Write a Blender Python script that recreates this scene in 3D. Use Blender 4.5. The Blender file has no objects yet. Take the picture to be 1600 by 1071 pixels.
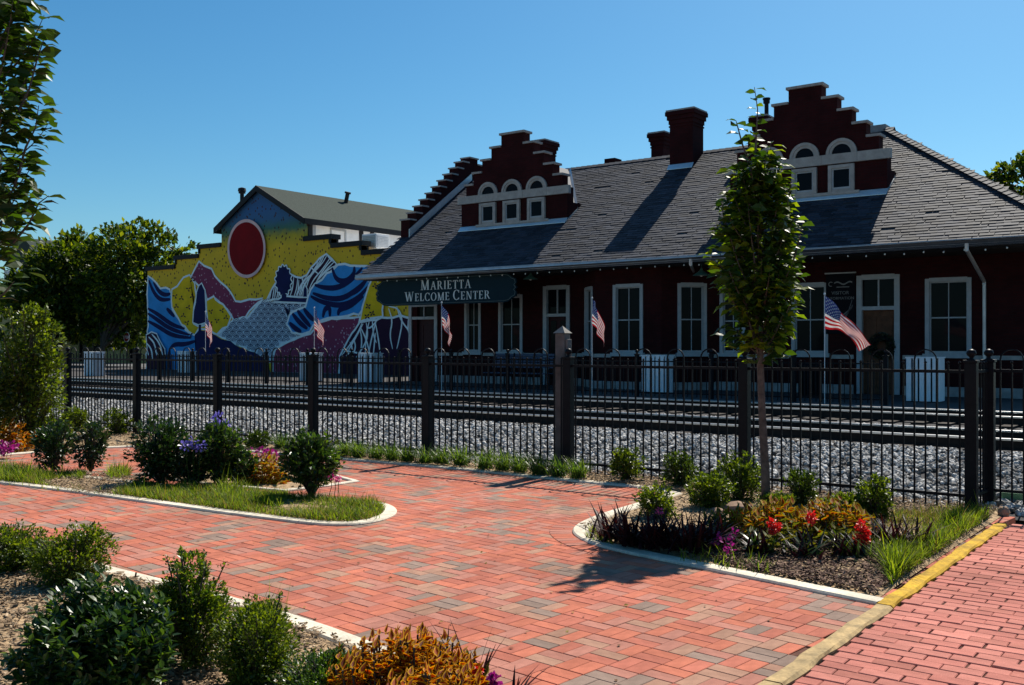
import bpy, bmesh, math, random
import numpy as np
from mathutils import Vector, Matrix, Quaternion
C = bpy.context.scene.collection
R_ = math.radians
PI = math.pi

# ---------------------------------------------------------------- camera, sky, sun, exposure
F, CX, HY, EYE = 1560.0, 800.0, 540.0, 1.7      # focal length in photo pixels, principal column, horizon row, eye height
YAW = 36.74
RX, RY = math.cos(R_(YAW)), math.sin(R_(YAW))    # camera right on the ground
cam = bpy.data.cameras.new('camera'); camo = bpy.data.objects.new('camera', cam); C.objects.link(camo)
cam.sensor_width = 36; cam.lens = 36 * F / 1600; cam.clip_end = 2000; cam.clip_start = .05
camo.location = (0, 0, EYE); camo.rotation_euler = (R_(90 + .165), 0, R_(YAW))
bpy.context.scene.camera = camo

SUN_EL, SUN_AZ = 48.3, -4.0
w = bpy.data.worlds.new('World'); bpy.context.scene.world = w; w.use_nodes = True
wn = w.node_tree.nodes; wl_ = w.node_tree.links
bg = wn['Background']; sky = wn.new('ShaderNodeTexSky'); sky.sky_type = 'NISHITA'; sky.sun_disc = False
sky.sun_elevation = R_(SUN_EL); sky.sun_rotation = R_(SUN_AZ)
sky.air_density = 1.0; sky.dust_density = .7; sky.ozone_density = 3.0
tint = wn.new('ShaderNodeMix'); tint.data_type = 'RGBA'; tint.blend_type = 'MULTIPLY'; tint.inputs[0].default_value = 1; tint.inputs[7].default_value = (.80, 1.05, 1.10, 1)   # the deep clear blue of this sky, all the way round
wl_.new(sky.outputs[0], tint.inputs[6]); hs_ = wn.new('ShaderNodeHueSaturation'); hs_.inputs['Saturation'].default_value = 1.2; wl_.new(tint.outputs[2], hs_.inputs['Color']); wl_.new(hs_.outputs[0], bg.inputs[0]); bg.inputs[1].default_value = .060
sl = bpy.data.lights.new('sun', 'SUN'); so = bpy.data.objects.new('sun', sl); C.objects.link(so)
sl.energy = 5.0; sl.angle = R_(.5); sl.color = (1, .93, .82)
sdir = Vector((math.sin(R_(SUN_AZ)) * math.cos(R_(SUN_EL)), math.cos(R_(SUN_AZ)) * math.cos(R_(SUN_EL)), math.sin(R_(SUN_EL))))
so.rotation_euler = (-sdir).to_track_quat('-Z', 'Y').to_euler(); so.location = sdir * 60
vs = bpy.context.scene.view_settings
bpy.context.scene.display_settings.display_device = 'sRGB'
vs.view_transform = 'Standard'; vs.look = 'None'; vs.exposure = .72; vs.gamma = 1; vs.use_curve_mapping = False
bpy.context.scene.cycles.max_bounces = 6

# ---------------------------------------------------------------- measuring helpers (photo pixel -> place on a known plane)
def gp(u, v, z=0.0):
    d = (EYE - z) * F / (v - HY); r = (u - CX) / F * d
    return Vector((RX * r - RY * d, RY * r + RX * d, z))
def at(u, v, Y):
    r = (u - CX) / F; d = Y / (RY * r + RX)
    return Vector(((RX * r - RY) * d, Y, EYE + (HY - v) / F * d))
def rect(u0, v0, u1, v1, Y):
    a, b = at(u0, (v0 + v1) / 2, Y), at(u1, (v0 + v1) / 2, Y); m0 = at((u0 + u1) / 2, v0, Y); m1 = at((u0 + u1) / 2, v1, Y)
    return a.x, b.x, m1.z, m0.z
def inside(poly, x, y):
    c = False; n = len(poly); j = n - 1
    for i in range(n):
        xi, yi = poly[i][0], poly[i][1]; xj, yj = poly[j][0], poly[j][1]
        if (yi > y) != (yj > y) and x < (xj - xi) * (y - yi) / (yj - yi) + xi: c = not c
        j = i
    return c
def inside_np(poly, x, y):
    c = np.zeros(x.shape, bool); n = len(poly); j = n - 1
    for i in range(n):
        xi, yi = poly[i][0], poly[i][1]; xj, yj = poly[j][0], poly[j][1]
        if yi != yj:
            m = ((yi > y) != (yj > y)) & (x < (xj - xi) * (y - yi) / (yj - yi) + xi)
            c ^= m
        j = i
    return c

# ---------------------------------------------------------------- materials
MATS = {}
def nodes_of(name):
    m = bpy.data.materials.new(name); m.use_nodes = True; nt = m.node_tree
    return m, nt, nt.nodes['Principled BSDF'], nt.nodes['Material Output']
def rnd_node(nt):
    g = nt.nodes.new('ShaderNodeNewGeometry'); o = nt.nodes.new('ShaderNodeObjectInfo')
    a = nt.nodes.new('ShaderNodeMath'); a.operation = 'ADD'; nt.links.new(g.outputs['Random Per Island'], a.inputs[0]); nt.links.new(o.outputs['Random'], a.inputs[1])
    f = nt.nodes.new('ShaderNodeMath'); f.operation = 'FRACT'; nt.links.new(a.outputs[0], f.inputs[0])
    return f.outputs[0]
def mixc(nt, fac, a, b, mode='MIX'):
    n = nt.nodes.new('ShaderNodeMix'); n.data_type = 'RGBA'; n.blend_type = mode
    for sock, v in ((n.inputs[0], fac), (n.inputs[6], a), (n.inputs[7], b)):
        if hasattr(v, 'links') or hasattr(v, 'is_linked'): nt.links.new(v, sock)
        elif isinstance(v, (int, float)): sock.default_value = v
        else: sock.default_value = (*v[:3], 1)
    return n.outputs[2]
def noise(nt, scale, detail=4, vec=None, rough=.6):
    n = nt.nodes.new('ShaderNodeTexNoise'); n.inputs['Scale'].default_value = scale; n.inputs['Detail'].default_value = detail; n.inputs['Roughness'].default_value = rough
    if vec is None: vec = nt.nodes.new('ShaderNodeTexCoord').outputs['Object']
    nt.links.new(vec, n.inputs['Vector']); return n.outputs['Fac']
def ramp(nt, fac, stops):
    r = nt.nodes.new('ShaderNodeValToRGB'); e = r.color_ramp.elements
    while len(e) < len(stops): e.new(.5)
    for el, (p, c) in zip(e, stops): el.position = p; el.color = (*c, 1) if len(c) == 3 else c
    nt.links.new(fac, r.inputs[0]); return r.outputs[0]
def bump(nt, p, h, strength, dist=.0018):
    b = nt.nodes.new('ShaderNodeBump'); b.inputs['Strength'].default_value = strength; b.inputs['Distance'].default_value = dist
    nt.links.new(h, b.inputs['Height']); nt.links.new(b.outputs[0], p.inputs['Normal'])
def mat(name, col, rough=.75, var=.2, scale=6, bmp=0, bscale=40, metal=0, spec=.2, rand=0, col2=None, fine=0, wear=0):
    if name in MATS: return MATS[name]
    m, nt, p, out = nodes_of(name)
    lo = tuple(max(0, c * (1 - var)) for c in col); hi = tuple(min(1, c * (1 + var)) for c in (col2 or col))
    n = noise(nt, scale, 5)
    f = ramp(nt, n, [(.3, (0, 0, 0)), (.7, (1, 1, 1))])
    c = mixc(nt, f, lo, hi)
    if rand:
        r = rnd_node(nt); c = mixc(nt, 1.0, c, ramp(nt, r, [(0, (1 - rand,) * 3), (1, (1, 1, 1))]), 'MULTIPLY')
    if fine:
        c = mixc(nt, 1.0, c, ramp(nt, noise(nt, fine, 2), [(.3, (.72, .72, .72)), (.7, (1, 1, 1))]), 'MULTIPLY')
    if wear:
        g = nt.nodes.new('ShaderNodeNewGeometry'); c = mixc(nt, 1.0, c, ramp(nt, noise(nt, .9, 6, g.outputs['Position'], .65), [(.3, (1 - wear,) * 3), (.62, (1.04, 1.04, 1.04))]), 'MULTIPLY')
    nt.links.new(c, p.inputs['Base Color'])
    p.inputs['Roughness'].default_value = rough; p.inputs['Metallic'].default_value = metal; p.inputs['Specular IOR Level'].default_value = spec
    if bmp: bump(nt, p, noise(nt, bscale, 3), bmp)
    MATS[name] = m; return m
def leafmat(name, ca, cb, trans=.35, rough=.38, tcol=None, spec=.5, edge=None):
    if name in MATS: return MATS[name]
    m, nt, p, out = nodes_of(name)
    c = mixc(nt, rnd_node(nt), ca, cb)
    nt.links.new(c, p.inputs['Base Color']); p.inputs['Roughness'].default_value = rough; p.inputs['Specular IOR Level'].default_value = spec
    t = nt.nodes.new('ShaderNodeBsdfTranslucent'); s = nt.nodes.new('ShaderNodeMixShader'); s.inputs[0].default_value = trans
    nt.links.new(mixc(nt, 1.0, c, tcol or (1.9, 2.0, .8), 'MULTIPLY'), t.inputs[0])
    nt.links.new(p.outputs[0], s.inputs[1]); nt.links.new(t.outputs[0], s.inputs[2]); nt.links.new(s.outputs[0], out.inputs[0])
    MATS[name] = m; return m
def brickmat(name, ca, cb, mortar, scale=1.0):
    m, nt, p, out = nodes_of(name)
    tc = nt.nodes.new('ShaderNodeTexCoord'); sx = nt.nodes.new('ShaderNodeSeparateXYZ'); nt.links.new(tc.outputs['Object'], sx.inputs[0])
    a = nt.nodes.new('ShaderNodeMath'); nt.links.new(sx.outputs[0], a.inputs[0]); nt.links.new(sx.outputs[1], a.inputs[1])
    cb_ = nt.nodes.new('ShaderNodeCombineXYZ'); nt.links.new(a.outputs[0], cb_.inputs[0]); nt.links.new(sx.outputs[2], cb_.inputs[1])
    b = nt.nodes.new('ShaderNodeTexBrick'); nt.links.new(cb_.outputs[0], b.inputs['Vector'])
    b.inputs['Scale'].default_value = scale; b.inputs['Brick Width'].default_value = .21; b.inputs['Row Height'].default_value = .075; b.inputs['Mortar Size'].default_value = .006
    b.inputs['Color1'].default_value = (*ca, 1); b.inputs['Color2'].default_value = (*cb, 1); b.inputs['Mortar'].default_value = (*mortar, 1)
    c = mixc(nt, 1.0, b.outputs['Color'], ramp(nt, noise(nt, 1.3, 5), [(.25, (.6, .6, .6)), (.75, (1.15, 1.1, 1.1))]), 'MULTIPLY')
    nt.links.new(c, p.inputs['Base Color']); p.inputs['Roughness'].default_value = .9; p.inputs['Specular IOR Level'].default_value = .08
    bump(nt, p, b.outputs['Fac'], -.6, .006); MATS[name] = m; return m

# ---------------------------------------------------------------- objects
WL = {}
def wloc(o): return WL.get(o.name, Vector((0, 0, 0))) if o else Vector((0, 0, 0))
def tag(o, label=None, cat=None, group=None, kind=None):
    if label: o['label'] = label
    if cat: o['category'] = cat
    if group: o['group'] = group
    if kind: o['kind'] = kind
    return o
def thing(name, loc, label, cat, group=None):
    o = bpy.data.objects.new(name, None); C.objects.link(o); o.location = loc; o.empty_display_size = .2
    WL[o.name] = Vector(loc); return tag(o, label, cat, group)
def link(name, me, parent=None, loc=(0, 0, 0), rot=None, scale=None):
    """loc is a world place"""
    o = bpy.data.objects.new(name, me); C.objects.link(o); L = Vector(loc)
    if parent: o.parent = parent
    o.location = L - wloc(parent)
    if rot is not None:
        if isinstance(rot, Quaternion): o.rotation_mode = 'QUATERNION'; o.rotation_quaternion = rot
        else: o.rotation_euler = rot
    if scale is not None: o.scale = scale
    WL[o.name] = L; return o
def children(o): return [c for c in bpy.data.objects if c.parent == o]
def copy_tree(o, kids, loc):
    """a copy of a thing with copies of its parts and sub-parts; kids: {parent: [children]}"""
    c = o.copy(); C.objects.link(c); c.location = loc; WL[c.name] = Vector(loc)
    def rec(src, dst):
        for ch in kids.get(src, []):
            d = ch.copy(); C.objects.link(d); d.parent = dst; rec(ch, d)
    rec(o, c); return c
def kid_map(root):
    k = {}
    for x in bpy.data.objects:
        if x.parent: k.setdefault(x.parent, []).append(x)
    return k

class MB:
    def __init__(s): s.v = []; s.f = []; s.m = []
    def add(s, vs, fs, mi=0):
        b = len(s.v); s.v += [tuple(v) for v in vs]; s.f += [tuple(b + i for i in f) for f in fs]; s.m += [mi] * len(fs); return s
    def box(s, x0, x1, y0, y1, z0, z1, mi=0):
        return s.add([(x0, y0, z0), (x1, y0, z0), (x1, y1, z0), (x0, y1, z0), (x0, y0, z1), (x1, y0, z1), (x1, y1, z1), (x0, y1, z1)],
                     [(0, 3, 2, 1), (4, 5, 6, 7), (0, 1, 5, 4), (1, 2, 6, 5), (2, 3, 7, 6), (3, 0, 4, 7)], mi)
    def obox(s, fr, a0, a1, n0, n1, z0, z1, mi=0):
        """box in a wall frame fr = (origin, along, outward normal)"""
        o, e, n = fr
        P = lambda a, b, z: (o[0] + e[0] * a + n[0] * b, o[1] + e[1] * a + n[1] * b, z)
        return s.add([P(a0, n1, z0), P(a1, n1, z0), P(a1, n0, z0), P(a0, n0, z0), P(a0, n1, z1), P(a1, n1, z1), P(a1, n0, z1), P(a0, n0, z1)],
                     [(0, 3, 2, 1), (4, 5, 6, 7), (0, 1, 5, 4), (1, 2, 6, 5), (2, 3, 7, 6), (3, 0, 4, 7)], mi)
    def prism(s, poly, d, mi=0):
        """polygon (3-D points) pushed along vector d"""
        n = len(poly); d = Vector(d); P = [Vector(p) for p in poly]
        return s.add(P + [p + d for p in P], [tuple(range(n))[::-1], tuple(range(n, 2 * n))] + [(i, (i + 1) % n, n + (i + 1) % n, n + i) for i in range(n)], mi)
    def tube(s, pts, r, n=6, mi=0, cap=True):
        pts = [Vector(p) for p in pts]; rs = r if hasattr(r, '__len__') else [r] * len(pts); vs = []
        for i, p in enumerate(pts):
            t = (pts[min(i + 1, len(pts) - 1)] - pts[max(i - 1, 0)]).normalized()
            a = t.orthogonal().normalized() if i == 0 else (a - t * a.dot(t)).normalized()
            b = t.cross(a)
            vs += [p + (a * math.cos(2 * PI * k / n) + b * math.sin(2 * PI * k / n)) * rs[i] for k in range(n)]
        fs = [(i * n + k, i * n + (k + 1) % n, (i + 1) * n + (k + 1) % n, (i + 1) * n + k) for i in range(len(pts) - 1) for k in range(n)]
        if cap: fs += [tuple(range(n))[::-1], tuple(range((len(pts) - 1) * n, len(pts) * n))]
        return s.add(vs, fs, mi)
    def lathe(s, c, prof, n=12, mi=0):
        vs = [(c[0] + r * math.cos(2 * PI * k / n), c[1] + r * math.sin(2 * PI * k / n), c[2] + z) for r, z in prof for k in range(n)]
        fs = [(i * n + k, i * n + (k + 1) % n, (i + 1) * n + (k + 1) % n, (i + 1) * n + k) for i in range(len(prof) - 1) for k in range(n)]
        return s.add(vs, fs + [tuple(range(n))[::-1], tuple(range((len(prof) - 1) * n, len(prof) * n))], mi)
    def mesh(s, name, mats, off=(0, 0, 0), smooth=False):
        me = bpy.data.meshes.new(name); o = Vector(off)
        me.from_pydata([(v[0] - o.x, v[1] - o.y, v[2] - o.z) for v in s.v], [], s.f)
        for m in (mats if isinstance(mats, (list, tuple)) else [mats]): me.materials.append(m)
        if any(s.m): me.polygons.foreach_set('material_index', s.m)
        if smooth: me.polygons.foreach_set('use_smooth', [True] * len(s.f))
        me.update(); return me
    def build(s, name, mats, parent=None, at_=None, smooth=False, bevel=0, label=None, kind=None):
        """world-space shapes become one mesh object whose origin is at_ (or the parent's place)"""
        L = Vector(at_) if at_ is not None else wloc(parent)
        me = s.mesh(name, mats, L, smooth)
        o = link(name, me, parent, L)
        if bevel:
            b = o.modifiers.new('bevel', 'BEVEL'); b.width = bevel; b.segments = 2; b.limit_method = 'ANGLE'
        if label: o['label'] = label
        if kind: o['kind'] = kind
        return o
def npmesh(name, V, Fc, mats, mi=None, smooth=False):
    """fast mesh from arrays; all faces have the same number of corners"""
    me = bpy.data.meshes.new(name); V = np.ascontiguousarray(V, np.float32); Fc = np.ascontiguousarray(Fc, np.int32); k = Fc.shape[1]
    me.vertices.add(len(V)); me.vertices.foreach_set('co', V.ravel()); me.loops.add(Fc.size); me.loops.foreach_set('vertex_index', Fc.ravel())
    me.polygons.add(len(Fc)); me.polygons.foreach_set('loop_start', np.arange(0, Fc.size, k, dtype=np.int32))
    me.polygons.foreach_set('loop_total', np.full(len(Fc), k, np.int32))
    for m in (mats if isinstance(mats, (list, tuple)) else [mats]): me.materials.append(m)
    if mi is not None: me.polygons.foreach_set('material_index', np.ascontiguousarray(mi, np.int32))
    me.polygons.foreach_set('use_smooth', np.full(len(Fc), bool(smooth)))
    me.update(calc_edges=True); me.validate(); return me
def stamp(V0, F0, pos, rot, sc):
    """many copies of a little shape: pos (n,3), rot (n,3,3), sc (n,) or (n,3)"""
    n = len(pos); sc = np.asarray(sc); sc = sc[:, None, None] if sc.ndim == 1 else sc[:, None, :]
    V = np.einsum('nij,nkj->nki', rot, V0[None] * sc) + pos[:, None, :]
    Fc = F0[None] + (np.arange(n) * len(V0))[:, None, None]
    return V.reshape(-1, 3), Fc.reshape(-1, F0.shape[1])
def frames(d, rng, roll=.6, up=None):
    """rotation matrices whose y axis is d and whose z axis looks up as far as possible, rolled at random"""
    n = len(d); d = d / (np.linalg.norm(d, axis=1, keepdims=True) + 1e-9)
    u = np.tile(np.array([0, 0, 1.0]), (n, 1)) if up is None else up
    u = u + rng.normal(0, roll, (n, 3)); x = np.cross(d, u); x /= np.linalg.norm(x, axis=1, keepdims=True) + 1e-9
    z = np.cross(x, d); return np.stack([x, d, z], 2)
# a leaf lies along +y, 1 long, folded at the midrib
LEAF_V = np.array([(0, 0, 0), (-.2, .3, .05), (-.2, .62, .03), (0, 1, -.12), (.2, .62, .03), (.2, .3, .05), (0, .35, -.02), (0, .66, -.04)], float)
LEAF_F = np.array([(0, 6, 1), (1, 6, 7), (1, 7, 2), (2, 7, 3), (3, 7, 4), (4, 7, 6), (4, 6, 5), (5, 6, 0)])
MINI_V = np.array([(0, 0, 0), (-.3, .5, .08), (0, 1, 0), (.3, .5, .08)], float); MINI_F = np.array([(0, 3, 2), (0, 2, 1)])
def leaf_shape(wid, droop=.12, cup=.05):
    V = LEAF_V.copy(); V[:, 0] *= wid / .2; V[3, 2] = -droop; V[[1, 2, 4, 5], 2] = cup; return V
# ---------------------------------------------------------------- ground, paving, beds
rng = np.random.default_rng(7); random.seed(7)
m_earth = mat('dry_earth', (.30, .25, .19), .95, .35, 2.5, .5, 60)
m_asph = mat('asphalt', (.10, .10, .10), .9, .2, 3, .3, 150)
m_conc = mat('kerb_concrete', (.68, .61, .49), .9, .2, 7, .25, 160, fine=60, spec=.1, wear=.3)
m_plat = mat('platform_concrete', (.06, .056, .055), .85, .2, 3, .2, 90)
m_sand = mat('joint_sand', (.085, .034, .022), .95, .3, 20)
m_mulchg = mat('mulch_ground', (.2, .13, .075), .95, .5, 22, .8, 90, col2=(.3, .21, .12))
m_yellow = mat('yellow_kerb_paint', (.46, .29, .06), .85, .4, 5, .5, 90, col2=(.56, .34, .03), fine=40, spec=.08, wear=.35)
m_ballg = mat('ballast_bed', (.035, .034, .036), .95, .6, 30, .8, 60)
MB().add([(-600, -60, -.1), (500, -60, -.1), (500, 900, -.1), (-600, 900, -.1)], [(0, 1, 2, 3)]).build('ground', m_earth, kind='structure')
MB().add([(-300, 30.5, .30), (60, 30.5, .30), (60, 900, .30), (-300, 900, .30)], [(0, 1, 2, 3)]).build('street', m_asph, kind='structure')

PX = lambda L: [gp(u, v) for u, v in L]
KB = PX([(-420, 760), (-200, 734), (0, 713), (65, 708), (140, 702), (215, 699), (300, 701), (380, 706), (435, 711), (520, 718), (700, 733), (880, 752), (1004, 764), (1043, 773),
         (992, 789), (932, 807), (903, 820), (893, 829), (897, 838), (918, 850), (960, 862), (1160, 903)]) + [Vector((-2.0, 6.66, 0))]
FENCE_Y = 10.98
BACK = KB + [Vector((-1.91, 6.66, 0)), Vector((-1.91, 11.35, 0)), Vector((-40, 11.35, 0)), Vector((-40, KB[0].y, 0))]
ISL = PX([(-330, 704), (-150, 733), (0, 757), (90, 767), (190, 781), (330, 801), (430, 814), (500, 822), (550, 822.5), (590, 817), (613, 809), (622, 801), (616, 793), (595, 787), (540, 781), (455, 775),
          (300, 763), (150, 746), (0, 735), (-150, 722), (-330, 700)])
ISL2 = PX([(235, 728), (330, 722), (420, 722), (480, 735), (550, 753.5), (505, 760), (445, 767), (330, 757), (245, 746)])
FOR = PX([(-330, 790), (-150, 818), (0, 850), (100, 871), (168, 887), (249, 907), (345, 931), (438, 957), (525, 986), (640, 1029), (800, 1095)]) + [Vector((-1.7, 2.6, 0)), Vector((-1.7, -1.5, 0)), Vector((-12, -1.5, 0))]
BEDS = [BACK, ISL, ISL2, FOR]

def offset_line(P, d, closed):
    n = len(P); out = []
    for i in range(n):
        a = P[i - 1] if (closed or i > 0) else P[i]; b = P[(i + 1) % n] if (closed or i < n - 1) else P[i]
        t1 = (P[i] - a).to_2d(); t2 = (b - P[i]).to_2d()
        t1 = t1.normalized() if t1.length > 1e-6 else t2.normalized(); t2 = t2.normalized() if t2.length > 1e-6 else t1
        n1 = Vector((-t1.y, t1.x)); n2 = Vector((-t2.y, t2.x)); m = (n1 + n2); m = m.normalized() if m.length > 1e-4 else n1
        k = d / max(.45, m.dot(n1)); out.append(Vector((P[i].x + m.x * k, P[i].y + m.y * k, 0)))
    return out
def smooth_line(P, closed=False, it=2):
    for _ in range(it):
        Q = [] if closed else [P[0]]
        n = len(P); R0 = range(n) if closed else range(n - 1)
        for i in R0:
            a, b = P[i], P[(i + 1) % n]
            Q += [a * .75 + b * .25, a * .25 + b * .75]
        if not closed: Q.append(P[-1])
        P = Q
    return P
def kerb(P, wid, z, closed, label=None, m=m_conc):
    Q = offset_line(P, wid, closed); n = len(P); mb = MB(); b = .012
    Pi = offset_line(P, math.copysign(b, wid), closed); Qi = offset_line(P, wid - math.copysign(b, wid), closed)
    vs = []
    for p, pi, qi, q in zip(P, Pi, Qi, Q): vs += [(p.x, p.y, -.1), (p.x, p.y, z - b), (pi.x, pi.y, z), (qi.x, qi.y, z), (q.x, q.y, z - b), (q.x, q.y, -.1)]
    fs = []
    for i in range(n if closed else n - 1):
        j = (i + 1) % n
        for k in range(5): fs.append((i * 6 + k, j * 6 + k, j * 6 + k + 1, i * 6 + k + 1))
    mb.add(vs, fs); o = mb.build('kerb', m, kind='structure', label=label); return o
kerb(smooth_line(KB[:13], False, 1) + KB[13:14] + smooth_line(KB[14:], False, 2), .15, .022, False)
kerb(smooth_line(ISL, True), .14, .022, True)
kerb(ISL2, .08, .022, True)
kerb(FOR[:11], -.15, .022, False)

def soil(poly, name, m, step=.09, hmax=.05, seed=1, xlim=None):
    xs = [p.x for p in poly]; ys = [p.y for p in poly]; r = np.random.default_rng(seed)
    x0, x1, y0, y1 = max(min(xs), -24), max(xs), min(ys), max(ys)
    nx, ny = int((x1 - x0) / step) + 2, int((y1 - y0) / step) + 2
    gx, gy = np.meshgrid(x0 + np.arange(nx) * step, y0 + np.arange(ny) * step, indexing='ij')
    z = (.012 + hmax * (.5 + .25 * np.sin(gx * 2.3 + seed) + .25 * np.sin(gy * 3.1 + gx)) * .6 + r.normal(0, .006, gx.shape))
    dm = np.full(gx.shape, 9.0)
    for a, b in zip(poly, poly[1:] + poly[:1]):
        ex_, ey_ = b.x - a.x, b.y - a.y; L2 = ex_ * ex_ + ey_ * ey_ + 1e-9; t = np.clip(((gx - a.x) * ex_ + (gy - a.y) * ey_) / L2, 0, 1); dm = np.minimum(dm, np.hypot(gx - a.x - t * ex_, gy - a.y - t * ey_))
    z = .004 + (z - .004) * np.clip((dm - .13) / .3, 0, 1)
    ins = inside_np(poly, gx, gy) & (dm > .05); z = np.where(ins, z, 0)
    k = ins[:-1, :-1] & ins[1:, :-1] & ins[:-1, 1:] & ins[1:, 1:]
    i, j = np.nonzero(k); idx = lambda a, b: a * ny + b
    Fc = np.stack([idx(i, j), idx(i + 1, j), idx(i + 1, j + 1), idx(i, j + 1)], 1)
    o = link(name, npmesh(name, np.stack([gx, gy, z], 2).reshape(-1, 3), Fc, m, smooth=True)); o['kind'] = 'structure'; return o
for i, b in enumerate(BEDS): soil(b, 'soil', m_mulchg, seed=i, hmax=.06 if i != 2 else .03)

# pavers
def brick_v(L, W, H=.06, c=.005):
    a, b = L / 2, W / 2
    V = np.array([(-a, -b, -H), (a, -b, -H), (a, b, -H), (-a, b, -H), (-a, -b, -c), (a, -b, -c), (a, b, -c), (-a, b, -c), (-a + c, -b + c, 0), (a - c, -b + c, 0), (a - c, b - c, 0), (-a + c, b - c, 0)])
    Fq = [(0, 1, 5, 4), (1, 2, 6, 5), (2, 3, 7, 6), (3, 0, 4, 7), (4, 5, 9, 8), (5, 6, 10, 9), (6, 7, 11, 10), (7, 4, 8, 11), (8, 9, 10, 11)]
    return V, np.array(Fq)
def paver_mats(pre, cols):
    return [mat(pre + n, c, .9, .14, 14, .35, 220, rand=.2, spec=.08, fine=150, wear=.26) for n, c in cols]
m_pl = paver_mats('paver_', [('red', (.48, .158, .108)), ('orange_red', (.53, .172, .108)), ('dusty_red', (.46, .20, .15)), ('grey', (.29, .205, .165)), ('tan', (.42, .235, .165))])
m_sw = paver_mats('walk_paver_', [('pink', (.56, .215, .17)), ('rose', (.52, .19, .15)), ('deep_rose', (.47, .175, .135))])
def view_px(p):
    r = RX * p[0] + RY * p[1]; d = -RY * p[0] + RX * p[1]
    if d < .3: return None
    return CX + F * r / d, HY + F * (EYE - p[2]) / d, d
def lay(name, items, mats, V0, F0, label):
    """items: (x, y, z, angle, tiltx, tilty, material index); the 300 that show largest become bricks of their own, the rest one heap"""
    root = MB().add(*items[1]).build(name, m_sand, kind='structure'); items = items[0]
    sc = []
    for k, it in enumerate(items):
        q = view_px(it); ok = q and -10 < q[0] < 1610 and q[1] < 1085
        if ok and any(inside(b, it[0], it[1]) for b in BEDS): ok = False
        sc.append((q[2] if ok else 999, k))
    sc.sort(); near = set(k for d, k in sc[:300] if d < 900)
    mes = [npmesh('brick', V0, F0, m) for m in mats]
    P = []; Rm = []; MI = []
    for k, (x, y, z, a, tx, ty, mi) in enumerate(items):
        if k in near:
            link('brick', mes[mi], root, (x, y, z), (tx, ty, a))
        else:
            P.append((x, y, z)); ca, sa = math.cos(a), math.sin(a); Rm.append(((ca, -sa, 0), (sa, ca, 0), (-ty * ca, tx * ca, 1))); MI.append(mi)
    V, Fc = stamp(V0, F0, np.array(P), np.array(Rm), np.ones(len(P)))
    o = link('brickwork', npmesh('brickwork', V, Fc, mats, np.repeat(MI, len(F0))), root); o['kind'] = 'stuff'
    return root
items = []
ang = math.atan2(-.101, .995)
U = 0.2065; ca, sa = math.cos(ang), math.sin(ang)
def cl(i, j): return math.sin(i * 1.7 + 3.1 * math.sin(j * .9)) + math.sin(j * 1.3 + 2.2 * math.sin(i * .6 + 1))
for i in range(-130, 20):
    for j in range(-30, 70):
        x0, y0 = i * U, j * U
        cx, cy = ca * x0 - sa * y0 - 2.0, sa * x0 + ca * y0 + 5.0
        if cx > -1.7 or cx < -24 or cy < -1 or cy > 11: continue
        if any(inside(b, cx + dx, cy + dy) for b in (BACK, FOR, ISL) for dx, dy in ((0, 0),)):
            if all(inside(b, cx + dx, cy + dy) for dx in (-.2, .2) for dy in (-.2, .2) for b in [next(b for b in (BACK, FOR, ISL) if inside(b, cx, cy))]): continue
        hor = (i + j) % 2 == 0
        for s in (-1, 1):
            lx, ly = (0, s * U / 4) if hor else (s * U / 4, 0)
            x, y = cx + ca * lx - sa * ly, cy + sa * lx + ca * ly
            if x + .10 * (0.5 if not hor else 1) > -1.888: continue
            g = cl(i * .8, j * .8) * .62 + random.gauss(0, .6)
            mi = 3 if g > 1.0 else 4 if g > .62 else random.choice([0, 0, 1, 1, 2, 2])
            items.append((x, y, random.gauss(0, .0007), ang + (0 if hor else PI / 2) + random.gauss(0, .004), random.gauss(0, .003), random.gauss(0, .003), mi))
bv, bf = brick_v(.2025, .0995, c=.003)
lay('brick_plaza', (items, ([(-24, -1.5, -.009), (-2.03, -1.5, -.009), (-2.03, 11, -.009), (-24, 11, -.009)], [(0, 1, 2, 3)])), m_pl, bv, bf, None)
# a soldier course round the nose of the bed by the tree
plaza = bpy.data.objects['brick_plaza']
nose = offset_line(smooth_line(KB[14:21], False, 3), -.108, False); acc = 0; last = nose[0]
msold = [npmesh('brick', bv, bf, m) for m in m_pl[:3]]
for a, b in zip(nose, nose[1:]):
    L = (b - a).length; t = .104 - acc
    while t < L:
        p = a.lerp(b, t / L); d = (b - a)
        link('brick', random.choice(msold), plaza, (p.x, p.y, .005), (0, 0, math.atan2(d.y, d.x) + PI / 2)); t += .104
    acc = (L - (t - .104))
# sidewalk on the right, running bond
items = []
for j in range(-5, 100):
    y = 1.0 + j * .107
    if y > 10.42: break
    for i in range(-1 if j % 2 else 0, 24):
        x = -1.875 + .105 + (i + (.5 if j % 2 else 0) + random.uniform(-.025, .025)) * .212
        if x > 3.2: continue
        items.append((x, y, random.gauss(0, .002), random.gauss(0, .008), random.gauss(0, .006), random.gauss(0, .006), random.choice([0, 0, 1, 1, 2])))
bv2, bf2 = brick_v(.2055, .1005, c=.005)
lay('brick_sidewalk', (items, ([(-1.88, .2, -.011), (4, .2, -.011), (4, 10.5, -.011), (-1.88, 10.5, -.011)], [(0, 1, 2, 3)])), m_sw, bv2, bf2, None)
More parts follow.
